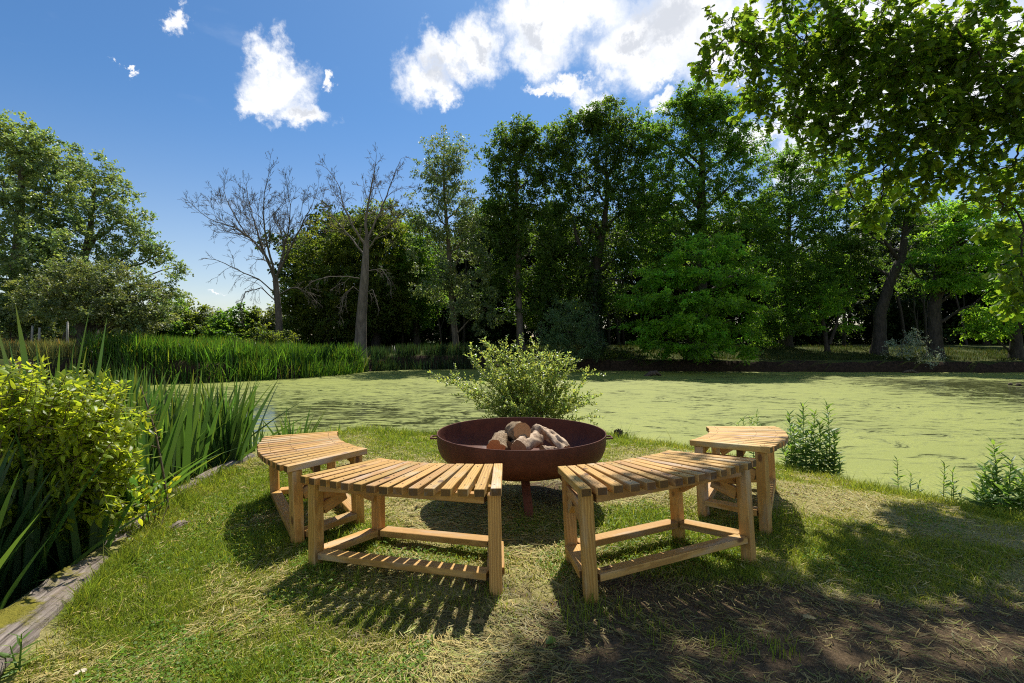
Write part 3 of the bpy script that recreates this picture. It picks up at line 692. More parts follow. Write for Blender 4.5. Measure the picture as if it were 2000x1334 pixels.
# ------------------------------------------------------------------ trees
def crown_leaves(mb, cl, n_tw, n_lf, rc, llen, lw, flat, droop, outward, tamp, shape, r, thue=.10):
    """cl (n,3) clump centres with outward dirs; twigs fan out of each clump, leaves stand along the twigs"""
    n_lf = max(8, int(n_lf*.8)); n = len(cl); T = n*n_tw
    d = r.normal(0, 1, (T, 3)); d[:, 2] *= flat; d += np.repeat(outward, n_tw, 0)*.7; d[:, 2] -= droop; d = nrm(d)
    tl = rc*r.uniform(.55, 1.25, T); b = np.repeat(cl, n_tw, 0)+r.normal(0, rc*.28, (T, 3))*[1, 1, max(flat, .35)]
    t = r.uniform(.12, 1, (T, n_lf)); k = T*n_lf
    P = b[:, None, :]+d[:, None, :]*(tl[:, None]*t)[..., None]+r.normal(0, rc*.13, (T, n_lf, 3))*[1, 1, max(flat, .4)]
    P[..., 2] -= (t**2)*tl[:, None]*.18
    P = P.reshape(-1, 3)
    D = np.repeat(d, n_lf, 0)+r.normal(0, .75, (k, 3)); D[:, 2] -= .25
    N = r.normal(0, .45, (k, 3)); N[:, 2] += 1.
    ct = np.repeat(tints(n, tamp*.7, thue*.8, r), n_tw*n_lf, 0); lt = tints(k, tamp*.6, thue*.6, r)
    L = llen*r.uniform(.65, 1.3, k)
    leaves(mb, P, D, N, L, L*lw, ct*lt, shape)

def bez(a, b, c, n):
    t = np.linspace(0, 1, n)[:, None]; return a*(1-t)**2+b*2*t*(1-t)+c*t*t

def tree(name, label, cat, trunk, lobes, leafm, barkm='barkdark', llen=.11, lw=.6, rc=.42, n_tw=6, n_lf=20, flat=.7, droop=.1, dens=1., gap=.0,
         group=None, seed=1, shape='rhomb', limb_r=.32, tamp=.22, twig_r=1., extra_limbs=(), trunk_twist=.03, shell=2.2, maxc=26, thue=.10, ivy=0.):
    """trunk: [(x,y,z,r)...] ; lobes: [(centre(3), radii(3))...] all in metres"""
    r = np.random.default_rng(seed); trunk = np.asarray(trunk, float); o = trunk[0, :3].copy()
    root = thing(name, o, label, cat, group)
    k = np.arange(len(trunk)); tt = np.linspace(0, len(trunk)-1, 5*len(trunk))
    tp = np.stack([np.interp(tt, k, trunk[:, i]) for i in range(4)], 1)
    hgt = np.ptp(tp[:, 2]); tp[1:, :2] += r.normal(0, trunk_twist*trunk[0, 3], (len(tp)-1, 2))
    flare = 1+.55*np.exp(-(tp[:, 2]-tp[0, 2])/(2.2*trunk[0, 3]+.02)); tp[:, 3] *= flare
    mt = MB(); tube(mt, tp[:, :3]-o, tp[:, 3], 12)
    mbr = MB(); ml = MB(); allc = []; allo = []
    for (c, rad) in lobes:
        c = np.asarray(c, float); rad = np.asarray(rad, float)
        hd = np.hypot(*(tp[:, :2]-c[:2]).T); zt = c[2]-.55*hd-.15*rad[2]
        i = int(np.argmin(np.abs(tp[:, 2]-zt)+.15*hd)); a = tp[i, :3]; ra = min(tp[i, 3]*.62, trunk[0, 3]*limb_r*(.5+.5*min(1, rad.mean()/1.3)))
        mid = a+(c-a)*.5+[0, 0, .16*np.linalg.norm((c-a)[:2])]+r.normal(0, .08, 3)*np.linalg.norm(c-a)*.6
        lp = bez(a, mid, c+[0, 0, rad[2]*.25], 9); lp[1:-1] += r.normal(0, .02*np.linalg.norm(c-a), (7, 3))
        lr = np.linspace(ra, max(.012, ra*.22), 9); tube(mbr, lp-o, lr, 7)
        pool = [np.concatenate([p, [q]]) for p, q in zip(lp[2:], lr[2:])]
        vol = rad[0]*rad[1]*rad[2]; nc = int(np.clip(dens*4.3*vol/(rc**2.2), 8, maxc*2.1))
        u = nrm(r.normal(0, 1, (nc*3, 3))); s = r.uniform(.0, 1, nc*3)**(1/shell)
        q = c+u*s[:, None]*rad
        if gap > 0:
            nz = vnoise(q[:, 0]*.9+seed*7, q[:, 2]*.9+q[:, 1]*.6, seed); q = q[nz > gap]; u = u[nz > gap]
        q = q[:nc]; u = u[:nc]
        order = np.argsort(np.linalg.norm(q-c, axis=1))
        for e in order:
            pa = np.array(pool); dd = np.linalg.norm(pa[:, :3]-q[e], axis=1)+.35*np.maximum(pa[:, 2]-q[e][2], 0)
            w = pa[int(np.argmin(dd))]; ax = w[:3]; dist = np.linalg.norm(q[e]-ax)
            md = ax+(q[e]-ax)*.5+r.normal(0, .12, 3)*dist+[0, 0, .08*dist]
            bp = bez(ax, md, q[e], 5); r0 = min(w[3]*.7, .012+.012*dist)*twig_r; br = np.linspace(r0, max(.005, r0*.35), 5)
            tube(mbr, bp-o, br, 5); pool += [np.concatenate([bp[j], [br[j]]]) for j in (2, 3, 4)]
        allc.append(q); allo.append(u)
    for (pts, ra, rb) in extra_limbs:
        pts = np.asarray(pts, float); tube(mbr, pts-o, np.linspace(ra, rb, len(pts)), 7)
    allc = np.concatenate(allc); allo = np.concatenate(allo)
    crown_leaves(ml, allc-o, n_tw, n_lf, rc, llen, lw, flat, droop, allo, tamp, shape, r, thue)
    mt.build('trunk', M[barkm], root); mbr.build('branches', M[barkm], root); ml.build('crown', M[leafm], root, smooth=False)
    if ivy:
        q = 3200; a = r.uniform(0, 2*pi, q); z = r.uniform(0, ivy, q); i = np.interp(z+tp[0, 2], tp[:, 2], np.arange(len(tp))); cx, cy, cr = [np.interp(i, np.arange(len(tp)), tp[:, j]) for j in (0, 1, 3)]
        rr = cr+r.uniform(.0, .22, q)*(1-.5*z/ivy); P = np.stack([cx+rr*np.cos(a), cy+rr*np.sin(a), z+tp[0, 2]], 1)-o; D = np.stack([np.cos(a)*.5, np.sin(a)*.5, -1+0*a], 1)+r.normal(0, .4, (q, 3)); N = np.stack([np.cos(a), np.sin(a), .5+0*a], 1)
        mi = MB(); leaves(mi, P, D, N, r.uniform(.08, .15, q), r.uniform(.07, .12, q), tints(q, .2, .05, r)); mi.build('ivy', M['ivy'], root, smooth=False)
    return root
def LB(px, py, Z, rx, ry, dz=None):
    k = Z/F; rx *= 1.16; ry *= 1.12; return (at(px, py, Z), (rx*k, dz if dz is not None else (rx+ry)*.5*k, ry*k))
def TR(pts, Z, sink=.15):
    """trunk from photo points (px, py, radius m) standing on the ground at depth Z"""
    out = []
    for i, q in enumerate(pts):
        p = at(q[0], q[1], Z+(q[3] if len(q) > 3 else 0))
        if i == 0: p[2] = g1(p[0], p[1])-sink
        out.append((*p, q[2]))
    return out

# left: two poplars, a hawthorn, the hedge
tree('poplar_tree', 'tall dense grey-green poplar at the left edge behind the hawthorn', 'tree', TR([(28, 660, .38), (35, 520, .3), (40, 380, .18), (45, 270, .07)], 26),
     [LB(20, 285, 26, 60, 58), LB(75, 305, 26, 42, 48), LB(-40, 330, 27, 70, 70), LB(5, 390, 25, 85, 75), LB(95, 390, 26, 55, 60), LB(40, 480, 24.8, 90, 70), LB(110, 470, 25.5, 55, 55), LB(-40, 470, 26, 70, 80), LB(10, 570, 24.5, 80, 55), LB(90, 560, 25, 60, 45), LB(30, 615, 24.5, 75, 26), LB(115, 618, 25.5, 40, 22), LB(-60, 590, 25, 60, 60)],
     'poplar', 'bark', .13, .8, .42, 6, 19, .8, .05, .95, .2, seed=21, maxc=30)
tree('poplar_tree', 'open leaning poplar with visible pale limbs, right of the tall dense poplar', 'tree', TR([(139, 662, .36), (150, 560, .28), (175, 460, .18), (185, 350, .07)], 29),
     [LB(150, 320, 29, 34, 38), LB(190, 345, 29, 36, 38), LB(225, 385, 29, 36, 42), LB(160, 400, 28.5, 45, 45), LB(255, 430, 29, 34, 34), LB(205, 455, 28.3, 50, 45), LB(290, 470, 29, 38, 26), LB(255, 505, 28.5, 45, 32), LB(320, 500, 29, 28, 26), LB(305, 550, 28.5, 40, 32), LB(345, 525, 29, 14, 12), LB(170, 520, 28, 55, 40), LB(335, 585, 29, 30, 25), LB(215, 560, 28.5, 40, 35)],
     'poplar', 'bark', .12, .8, .36, 5, 14, .8, .05, .62, .40, seed=22, limb_r=.4, maxc=22)
tree('hawthorn_tree', 'low spreading hawthorn with dark forked trunk in front of the poplars', 'tree', TR([(176, 690, .34), (172, 640, .27), (160, 605, .20), (150, 570, .12)], 18.5),
     [LB(115, 570, 18.5, 55, 40), LB(165, 545, 18.3, 60, 38), LB(225, 555, 18.5, 55, 40), LB(275, 590, 18.3, 45, 36), LB(85, 600, 18.4, 40, 28), LB(215, 605, 17.8, 55, 32), LB(150, 590, 17.9, 60, 30), LB(300, 615, 18.6, 32, 24), LB(255, 625, 18, 45, 22), LB(65, 570, 18.6, 30, 30)],
     'hawthorn', 'barkdark', .075, .75, .30, 6, 24, .6, .15, 1.2, .10, seed=23, maxc=26,
     extra_limbs=[(np.array([at(178, 650, 18.5), at(192, 615, 18.4), at(205, 585, 18.3), at(212, 560, 18.3)]), .17, .05)])
hb = [(322, 612, 34, 34, 'hedge bush right of the hawthorn, tallest of the hedge'), (362, 622, 36, 26, 'hedge bush second right of the hawthorn'), (405, 634, 34, 22, 'round hedge bush midway between hawthorn and left dead tree'), (447, 630, 36, 24, 'grey-green hedge bush third left of the left dead tree'), (490, 632, 34, 24, 'hedge bush just left of the left dead tree trunk'), (526, 630, 30, 26, 'hedge bush touching the left dead tree trunk'), (270, 640, 40, 22, 'hedge bush partly behind the hawthorn crown')]
for i, (x, y, rx, ry, lab) in enumerate(hb):
    Z = 38+(i % 3); tree('hedge_bush', lab, 'bush', TR([(x, 668, .10), (x+3, y+5, .06), (x, y-10, .03)], Z),
         [LB(x-12, y+2, Z, rx*.6, ry*.8), LB(x+12, y-2, Z, rx*.65, ry), LB(x, y+22, Z-.6, rx, 22), LB(x+15, y+36, Z-.8, rx*.8, 16), LB(x-16, y+36, Z-.8, rx*.8, 16)],
         ['darkgreen', 'olive', 'hawthorn'][i % 3], 'barkdark', .20, .7, .5, 6, 15, .8, .1, 1.2, group='bushes of the hedge behind the reeds', seed=40+i, maxc=14)
for (x, t, lab) in ((62, 636, 'thin pale fence stake standing left of the other stakes in the meadow'), (76, 640, 'thin pale fence stake between two others in the meadow'), (131, 628, 'white fence stake just left of the poplar trunk')):
    p = at(x, 662, 24); z = g1(p[0], p[1]); top = at(x, t, 24)[2]; mb = MB()
    tube(mb, [(0, 0, -.2), (.01, 0, (top-z)*.6), (.03, 0, top-z)], [.055, .05, .045], 7, cap=True); o = mb.build('fence_stake', M['fencewood'], None); o.location = (p[0], p[1], z); tag(o, lab, 'stake', 'fence stakes in the left meadow')

# the two dead trees
def dead_tree(label, trunk, limbs, seed, barkm, spread=.62, up=.25, fine=1., min_r=.006, moss=None):
    r = np.random.default_rng(seed); trunk = np.asarray(trunk, float); o = trunk[0, :3].copy()
    root = thing('dead_tree', o, label, 'tree', 'bare dead trees across the pond')
    k = np.arange(len(trunk)); tt = np.linspace(0, len(trunk)-1, 6*len(trunk)); tp = np.stack([np.interp(tt, k, trunk[:, i]) for i in range(4)], 1)
    tp[:, 3] *= 1+.35*np.exp(-(tp[:, 2]-tp[0, 2])/.6)
    mt = MB(); tube(mt, tp[:, :3]-o, tp[:, 3], 12); mb = MB(); mw = MB()
    def grow(p, d, L, ra, depth, droop):
        n = 6 if depth > 1 else 4; pts = [p]; dd = nrm(d); step = L/(n-1)
        for i in range(n-1):
            dd = nrm(dd+r.normal(0, .17, 3)+np.array([0, 0, up*.22-droop*.30])); pts.append(pts[-1]+dd*step)
        rr = np.linspace(ra, max(min_r*.8, ra*.42), n); tube(mb if ra > .022 else mw, np.array(pts)-o, rr, 6 if ra > .03 else 4)
        if depth == 0: return
        m = int(round((4.2 if depth > 1 else 3.4)*fine*r.uniform(.8, 1.25)))
        for j in range(m):
            t = r.uniform(.22, 1) if j else 1.; q = t*(n-1); a = int(min(q, n-2)); pp = pts[a]+(pts[a+1]-pts[a])*(q-a)
            ax = nrm(pts[a+1]-pts[a]); ra2 = max(min_r, rr[a]*r.uniform(.45, .68))
            s = r.normal(0, 1, 3); s = nrm(s-ax*(s@ax)); an = r.uniform(.35, .95)*spread/.62*(0.5 if j == 0 else 1)
            grow(pp, ax*cos(an)+s*sin(an), L*r.uniform(.40, .66)*(1.12-.35*t), ra2, depth-1, droop)
    for (pts, ra, depth, droop, Lc) in limbs:
        ra *= .68; depth += 1; pts = np.asarray(pts, float); n = len(pts); q = np.linspace(0, n-1, 4*n); lp = np.stack([np.interp(q, np.arange(n), pts[:, i]) for i in range(3)], 1)
        lp[1:] += r.normal(0, ra*.25, (len(lp)-1, 3)); rr = np.linspace(ra, max(.018, ra*.28), len(lp)); tube(mb, lp-o, rr, 8)
        tot = np.linalg.norm(np.diff(lp, axis=0), axis=1).sum(); m = max(4, int(tot*2.3*fine))
        for j in range(m):
            t = .25+.75*(j+r.uniform(0, 1))/m; e = int(min(t*(len(lp)-1), len(lp)-2)); ax = nrm(lp[e+1]-lp[e]); s = r.normal(0, 1, 3); s[1] *= .8; s = nrm(s-ax*(s@ax)); an = r.uniform(.4, 1.0)
            grow(lp[e], ax*cos(an)+s*sin(an), Lc*r.uniform(.6, 1.15)*(1.15-.55*t), max(min_r, rr[e]*.5), depth, droop)
        grow(lp[-1], lp[-1]-lp[-2], Lc*.8, rr[-1], depth, droop)
    mt.build('trunk', M[barkm], root); mb.build('branches', M[barkm], root); mw.build('twigs', M[barkm], root)
ZD = 25.5
a_ = lambda x, y, dz=0: at(x, y, ZD+dz)
dead_tree('bare dead tree with a fan of upright twigs, left of the two dead trees', TR([(547, 672, .175), (544, 610, .155), (538, 545, .135)], ZD),
    [([a_(538, 548), a_(520, 500, -.3), a_(490, 465, -.5), a_(455, 442, -.8), a_(418, 432, -1)], .10, 2, .05, 1.5),
     ([a_(536, 545), a_(514, 490, .2), a_(498, 440, .5), a_(486, 395, .7)], .11, 2, -.1, 1.6),
     ([a_(538, 545), a_(520, 470, -.6), a_(514, 420, -.8), a_(516, 375, -.9)], .09, 2, -.1, 1.6),
     ([a_(539, 545), a_(552, 500, .4), a_(563, 450, .7), a_(568, 400, .9)], .10, 2, -.1, 1.6),
     ([a_(540, 540), a_(565, 490, -.5), a_(590, 440, -.8), a_(606, 405, -1)], .085, 2, -.05, 1.4),
     ([a_(514, 490, .2), a_(478, 455, .6), a_(452, 410, .9), a_(440, 385, 1)], .06, 2, -.05, 1.3),
     ([a_(540, 575), a_(505, 545, -.6), a_(470, 530, -1), a_(440, 515, -1.2)], .05, 1, .5, 1.1),
     ([a_(541, 590), a_(510, 562, .3), a_(480, 570, .4), a_(470, 595, .4)], .045, 1, .9, 1.0),
     ([a_(544, 575), a_(575, 560, .3), a_(600, 572, .4)], .04, 1, .7, 1.0)], 5, 'bark', .62, .35, 1.0)
dead_tree('bare dead tree with a stout pale trunk and drooping lower twigs, right of the two', TR([(703, 700, .30), (706, 620, .255), (712, 540, .20), (716, 470, .13)], 25),
    [([at(716, 475, 25), at(714, 430, 25), at(722, 385, 25), at(730, 340, 25)], .12, 2, -.05, 1.5),
     ([at(714, 480, 25), at(690, 445, 24.7), at(672, 405, 24.5), at(662, 365, 24.3)], .09, 2, -.05, 1.4),
     ([at(716, 470, 25), at(740, 420, 25.2), at(756, 380, 25.4), at(768, 345, 25.6)], .09, 2, 0, 1.3),
     ([at(713, 500, 25), at(690, 470, 25.4), at(655, 430, 25.8), at(632, 410, 26)], .07, 2, .0, 1.3),
     ([at(716, 490, 25), at(745, 450, 24.6), at(772, 430, 24.4)], .06, 2, .1, 1.2),
     ([at(712, 545, 25), at(680, 540, 24.5), at(640, 540, 24.2), at(612, 550, 24)], .036, 1, .6, .7),
     ([at(713, 530, 25), at(745, 525, 24.6), at(762, 550, 24.4)], .034, 1, .8, .7),
     ([at(709, 575, 25), at(690, 560, 24.6), at(672, 575, 24.4), at(668, 600, 24.4)], .035, 1, 1.0, .8),
     ([at(711, 575, 25), at(728, 565, 24.7), at(736, 590, 24.6)], .03, 0, .9, .6)], 9, 'barkpale', .70, .25, .95)
# trees of the far bank, from left to right
tree('maple_tree', 'round olive bushy tree directly behind the gap between the two dead trees', 'tree', TR([(640, 685, .22), (642, 600, .16), (645, 500, .06)], 30),
     [LB(605, 510, 30, 45, 40), LB(650, 470, 30, 48, 40), LB(610, 570, 29.4, 55, 45), LB(660, 550, 29.2, 50, 45), LB(590, 620, 29.5, 40, 35), LB(650, 620, 29.2, 50, 36), LB(570, 580, 30, 26, 40)],
     'olive', 'barkdark', .13, .65, .45, 6, 20, .75, .1, 1.25, seed=51, thue=.14)
tree('maple_tree', 'tall olive tree behind the crown of the stout dead tree', 'tree', TR([(735, 690, .24), (735, 600, .18), (735, 480, .07)], 31),
     [LB(700, 445, 31, 42, 36), LB(745, 430, 31, 42, 32), LB(690, 510, 30.4, 50, 45), LB(755, 490, 30.3, 48, 45), LB(720, 570, 30, 55, 40), LB(780, 545, 30.4, 40, 40), LB(700, 620, 30, 45, 30), LB(775, 600, 30.2, 40, 34)],
     'olive', 'barkdark', .13, .65, .45, 6, 20, .75, .1, 1.2, seed=52, thue=.12)
tree('maple_tree', 'darker rounded tree between the stout dead tree and the slender ash', 'tree', TR([(815, 690, .2), (812, 600, .14), (810, 500, .05)], 31.5),
     [LB(800, 460, 31.5, 38, 36), LB(820, 510, 31, 42, 40), LB(790, 540, 31, 40, 40), LB(835, 570, 31, 40, 40), LB(805, 605, 31, 42, 30)],
     'darkgreen', 'barkdark', .13, .65, .45, 6, 19, .75, .1, 1.15, seed=53)
tree('ash_tree', 'tall slender ash with thin grey-green crown against the sky', 'tree', TR([(892, 695, .17), (882, 590, .14), (876, 480, .11), (868, 380, .07), (866, 300, .03)], 27),
     [LB(868, 300, 27, 38, 36), LB(838, 335, 27, 28, 32), LB(905, 325, 27, 34, 38), LB(872, 365, 27, 48, 38), LB(832, 410, 27, 34, 40), LB(915, 395, 27, 38, 42), LB(875, 440, 26.6, 50, 40), LB(930, 460, 27, 34, 44), LB(835, 480, 27, 36, 40), LB(900, 510, 26.6, 48, 40), LB(850, 545, 26.5, 42, 34), LB(930, 555, 26.8, 40, 40), LB(885, 595, 26, 36, 26), LB(950, 610, 26.6, 32, 36)],
     'ash', 'bark', .12, .55, .38, 5, 15, .65, .15, .72, .29, seed=54, maxc=22)
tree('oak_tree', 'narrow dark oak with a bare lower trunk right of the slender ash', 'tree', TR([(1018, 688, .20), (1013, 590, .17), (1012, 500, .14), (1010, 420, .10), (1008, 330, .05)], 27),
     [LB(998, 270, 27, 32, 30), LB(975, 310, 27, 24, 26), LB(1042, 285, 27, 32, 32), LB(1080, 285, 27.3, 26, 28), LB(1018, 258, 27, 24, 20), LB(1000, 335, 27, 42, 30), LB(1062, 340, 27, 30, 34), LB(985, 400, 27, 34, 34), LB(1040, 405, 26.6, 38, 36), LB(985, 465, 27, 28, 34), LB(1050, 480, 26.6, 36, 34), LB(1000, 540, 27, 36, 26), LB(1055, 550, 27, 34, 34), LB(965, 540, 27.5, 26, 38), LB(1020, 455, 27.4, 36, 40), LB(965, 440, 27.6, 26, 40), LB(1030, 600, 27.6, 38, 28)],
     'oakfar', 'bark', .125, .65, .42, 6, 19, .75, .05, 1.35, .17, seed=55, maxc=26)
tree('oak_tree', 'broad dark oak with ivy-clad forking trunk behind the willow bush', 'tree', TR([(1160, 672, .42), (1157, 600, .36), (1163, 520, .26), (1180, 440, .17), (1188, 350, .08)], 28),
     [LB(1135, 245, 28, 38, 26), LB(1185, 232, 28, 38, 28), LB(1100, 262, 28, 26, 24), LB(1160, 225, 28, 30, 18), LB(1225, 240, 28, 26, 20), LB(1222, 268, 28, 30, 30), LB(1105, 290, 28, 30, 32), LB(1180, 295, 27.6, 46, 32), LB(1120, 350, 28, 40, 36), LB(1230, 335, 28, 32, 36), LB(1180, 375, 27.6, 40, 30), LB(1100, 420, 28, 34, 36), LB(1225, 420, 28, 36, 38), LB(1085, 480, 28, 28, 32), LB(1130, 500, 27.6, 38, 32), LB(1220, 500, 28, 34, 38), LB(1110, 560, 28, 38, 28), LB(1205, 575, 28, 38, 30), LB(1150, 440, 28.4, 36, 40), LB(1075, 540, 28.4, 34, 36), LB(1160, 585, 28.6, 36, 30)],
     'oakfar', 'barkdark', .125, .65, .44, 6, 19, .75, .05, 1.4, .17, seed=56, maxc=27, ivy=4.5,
     extra_limbs=[(np.array([at(1160, 540, 28), at(1140, 500, 27.7), at(1125, 460, 27.5), at(1118, 420, 27.5)]), .17, .06), (np.array([at(1163, 560, 28), at(1190, 545, 27.8), at(1215, 548, 27.6)]), .12, .05)])
tree('hornbeam_tree', 'tallest big green hornbeam in the middle of the right bank', 'tree', TR([(1368, 690, .42), (1368, 560, .34), (1370, 420, .24), (1372, 280, .10)], 27),
     [LB(1372, 205, 27, 42, 34), LB(1262, 262, 27.4, 28, 30), LB(1345, 200, 27, 30, 24), LB(1405, 195, 27, 30, 24), LB(1330, 235, 27, 40, 34), LB(1420, 235, 27, 44, 38), LB(1295, 290, 27, 42, 36), LB(1375, 285, 26.6, 50, 40), LB(1450, 290, 27, 40, 40), LB(1285, 355, 27, 46, 36), LB(1350, 365, 26.4, 56, 36), LB(1440, 365, 26.6, 52, 40), LB(1270, 420, 27, 42, 36), LB(1335, 435, 26.2, 56, 36), LB(1430, 440, 26.4, 60, 40), LB(1490, 420, 27, 36, 44), LB(1275, 490, 27, 46, 34), LB(1490, 510, 27, 40, 44), LB(1350, 500, 26.4, 60, 34)],
     'darkgreen', 'barkdark', .12, .6, .42, 6, 22, .5, .12, 1.2, .12, seed=57, maxc=28)
tree('hornbeam_tree', 'bright green low hornbeam drooping over the water in layered sprays', 'tree', TR([(1345, 708, .22), (1350, 640, .18), (1360, 560, .12), (1370, 480, .05)], 24.2),
     [LB(1388, 470, 23.6, 44, 14, 1.), LB(1425, 505, 23.2, 44, 13, 1.1), LB(1335, 500, 23.4, 44, 13, 1.1), LB(1285, 538, 23.5, 42, 14, 1.1), LB(1372, 538, 22.6, 54, 13, 1.3), LB(1450, 552, 22.9, 48, 13, 1.1), LB(1262, 585, 23.3, 40, 13, 1.1), LB(1322, 582, 22.4, 52, 13, 1.3), LB(1405, 592, 22.2, 58, 13, 1.3), LB(1470, 606, 22.8, 30, 12, .9), LB(1258, 634, 23.1, 36, 12, 1.), LB(1345, 632, 22.0, 58, 13, 1.3), LB(1432, 645, 22.2, 46, 12, 1.1), LB(1292, 672, 22.6, 48, 10, 1.), LB(1385, 678, 22.2, 56, 11, 1.1), LB(1452, 684, 22.7, 24, 10, .8), LB(1360, 600, 24.2, 70, 60, 1.), LB(1330, 690, 22.8, 40, 9, .9)],
     'hornbeam', 'barkdark', .13, .62, .46, 7, 22, .16, .26, 1.6, .06, seed=58, maxc=24, shell=2.0, tamp=.30)
tree('lime_tree', 'dense mid-green tree right of the big hornbeam, top just under the oak leaves', 'tree', TR([(1535, 688, .3), (1535, 580, .22), (1540, 450, .12), (1545, 340, .05)], 28.5),
     [LB(1520, 320, 28.5, 36, 28), LB(1565, 315, 28.5, 36, 28), LB(1610, 345, 28.5, 36, 34), LB(1530, 375, 28, 46, 36), LB(1590, 400, 28, 50, 36), LB(1640, 400, 28.5, 30, 36), LB(1540, 440, 27.6, 50, 36), LB(1620, 455, 28, 46, 34), LB(1560, 500, 27.4, 56, 36), LB(1640, 510, 27.8, 38, 34), LB(1590, 555, 27.2, 56, 34), LB(1530, 560, 27.6, 44, 36), LB(1650, 565, 27.6, 28, 26), LB(1545, 620, 27.4, 44, 30), LB(1500, 640, 27.6, 36, 34)],
     'darkgreen', 'barkdark', .12, .6, .42, 6, 21, .45, .15, 1.15, .12, seed=59, maxc=26)
tree('hazel_tree', 'small two-stemmed tree in the light gap under the mid-green lime', 'tree', TR([(1617, 672, .12), (1610, 640, .10), (1600, 600, .05)], 26.5),
     [LB(1590, 600, 26.5, 30, 18), LB(1635, 600, 26.5, 32, 20), LB(1610, 575, 26.4, 34, 18), LB(1580, 630, 26.6, 18, 14), LB(1655, 628, 26.6, 18, 14)],
     'hornbeam', 'barkdark', .11, .6, .35, 6, 16, .35, .15, .9, .1, seed=60, extra_limbs=[(np.array([at(1620, 672, 26.4), at(1632, 640, 26.3), at(1640, 605, 26.3)]), .10, .04)])
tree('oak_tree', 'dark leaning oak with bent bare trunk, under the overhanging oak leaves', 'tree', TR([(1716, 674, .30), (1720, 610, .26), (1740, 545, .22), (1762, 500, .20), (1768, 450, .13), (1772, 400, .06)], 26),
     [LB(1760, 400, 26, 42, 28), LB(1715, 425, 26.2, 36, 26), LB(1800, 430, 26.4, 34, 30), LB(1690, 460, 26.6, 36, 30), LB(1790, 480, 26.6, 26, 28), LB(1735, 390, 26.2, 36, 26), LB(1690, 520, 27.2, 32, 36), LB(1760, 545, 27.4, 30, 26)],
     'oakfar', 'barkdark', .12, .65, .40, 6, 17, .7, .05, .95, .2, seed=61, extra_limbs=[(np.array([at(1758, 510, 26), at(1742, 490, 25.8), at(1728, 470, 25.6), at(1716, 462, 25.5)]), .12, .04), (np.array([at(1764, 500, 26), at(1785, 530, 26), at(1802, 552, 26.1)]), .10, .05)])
tree('beech_tree', 'yellow-green beech with flat spreading layers over a straight stout trunk', 'tree', TR([(1827, 680, .29), (1825, 600, .26), (1835, 520, .2), (1860, 440, .12), (1880, 400, .05)], 24.5),
     [LB(1865, 412, 24, 46, 15, 1.3), LB(1930, 405, 24, 50, 15, 1.3), LB(1990, 425, 24, 40, 16, 1.2), LB(1845, 455, 23.7, 42, 15, 1.2), LB(1910, 450, 23.5, 56, 16, 1.3), LB(1985, 470, 23.6, 46, 16, 1.2), LB(1850, 500, 23.6, 44, 15, 1.2), LB(1920, 495, 23.3, 56, 16, 1.3), LB(2000, 515, 23.6, 44, 16, 1.2), LB(1840, 545, 23.8, 34, 16, 1.), LB(1905, 545, 23.4, 52, 18, 1.2), LB(1970, 560, 23.4, 48, 18, 1.2)],
     'hornbeam', 'barkdark', .115, .62, .42, 7, 22, .22, .2, 1.35, .06, seed=62, maxc=28, shell=1.9)
tree('beech_tree', 'low leafy tree with dark trunk at the far right edge of the bank', 'tree', TR([(1986, 686, .24), (1984, 630, .2), (1990, 560, .12)], 24),
     [LB(1930, 615, 23.6, 36, 18, 1.), LB(1985, 605, 23.6, 44, 20, 1.), LB(2040, 620, 24, 40, 24, 1.), LB(1910, 645, 23.6, 26, 14, .8), LB(1955, 645, 23.5, 34, 16, .9), LB(2020, 560, 24, 40, 30, 1.)],
     'hornbeam', 'barkdark', .115, .62, .40, 7, 20, .3, .2, 1.1, .08, seed=63)
# waterside bushes
tree('willow_bush', 'grey-green willow bush at the waterline left of the bright hornbeam', 'bush', TR([(1112, 712, .06), (1112, 680, .04), (1110, 640, .02)], 24.2),
     [LB(1108, 610, 24.2, 28, 26, .8), LB(1090, 640, 24, 30, 26, .8), LB(1132, 640, 24, 30, 26, .8), LB(1080, 675, 23.8, 24, 22, .7), LB(1115, 675, 23.6, 36, 24, .8), LB(1148, 672, 23.9, 24, 26, .7), LB(1100, 700, 23.6, 26, 14, .6)],
     'willow', 'barkdark', .085, .4, .32, 7, 20, .9, .0, 1.2, .05, seed=64)
tree('willow_bush', 'small pale silvery bush in front of the straight stout beech trunk', 'bush', TR([(1762, 712, .03), (1762, 690, .02), (1762, 668, .012)], 23.4),
     [LB(1748, 672, 23.4, 18, 14, .5), LB(1775, 666, 23.4, 18, 14, .5), LB(1795, 656, 23.3, 14, 14, .4), LB(1760, 690, 23.2, 24, 12, .5), LB(1798, 675, 23.2, 12, 10, .4), LB(1822, 694, 23., 16, 9, .4), LB(1808, 702, 23., 12, 7, .4)],
     'pale', 'barkdark', .075, .42, .22, 6, 12, .9, .0, .9, .05, seed=65)
tree('elder_bush', 'rounded dull bush beside the foot of the left dead tree above the reeds', 'bush', TR([(525, 672, .03), (525, 662, .02), (525, 650, .01)], 24.5),
     [LB(505, 655, 24.5, 24, 12, .6), LB(540, 655, 24.5, 24, 14, .6), LB(560, 662, 24.3, 20, 10, .5), LB(522, 664, 24.2, 30, 10, .5)],
     'olive', 'barkdark', .10, .6, .28, 6, 14, .7, .1, .9, seed=66)
tree('bank_bush', 'low dark bramble bush overhanging the bank between willow bush and hornbeam', 'bush', TR([(1215, 706, .03), (1215, 700, .02), (1215, 690, .01)], 24.6),
     [LB(1190, 694, 24.6, 24, 8, .5), LB(1225, 690, 24.6, 26, 8, .5), LB(1250, 698, 24.3, 20, 8, .4)], 'olive', 'barkdark', .09, .6, .25, 6, 12, .5, .2, .8, seed=67)

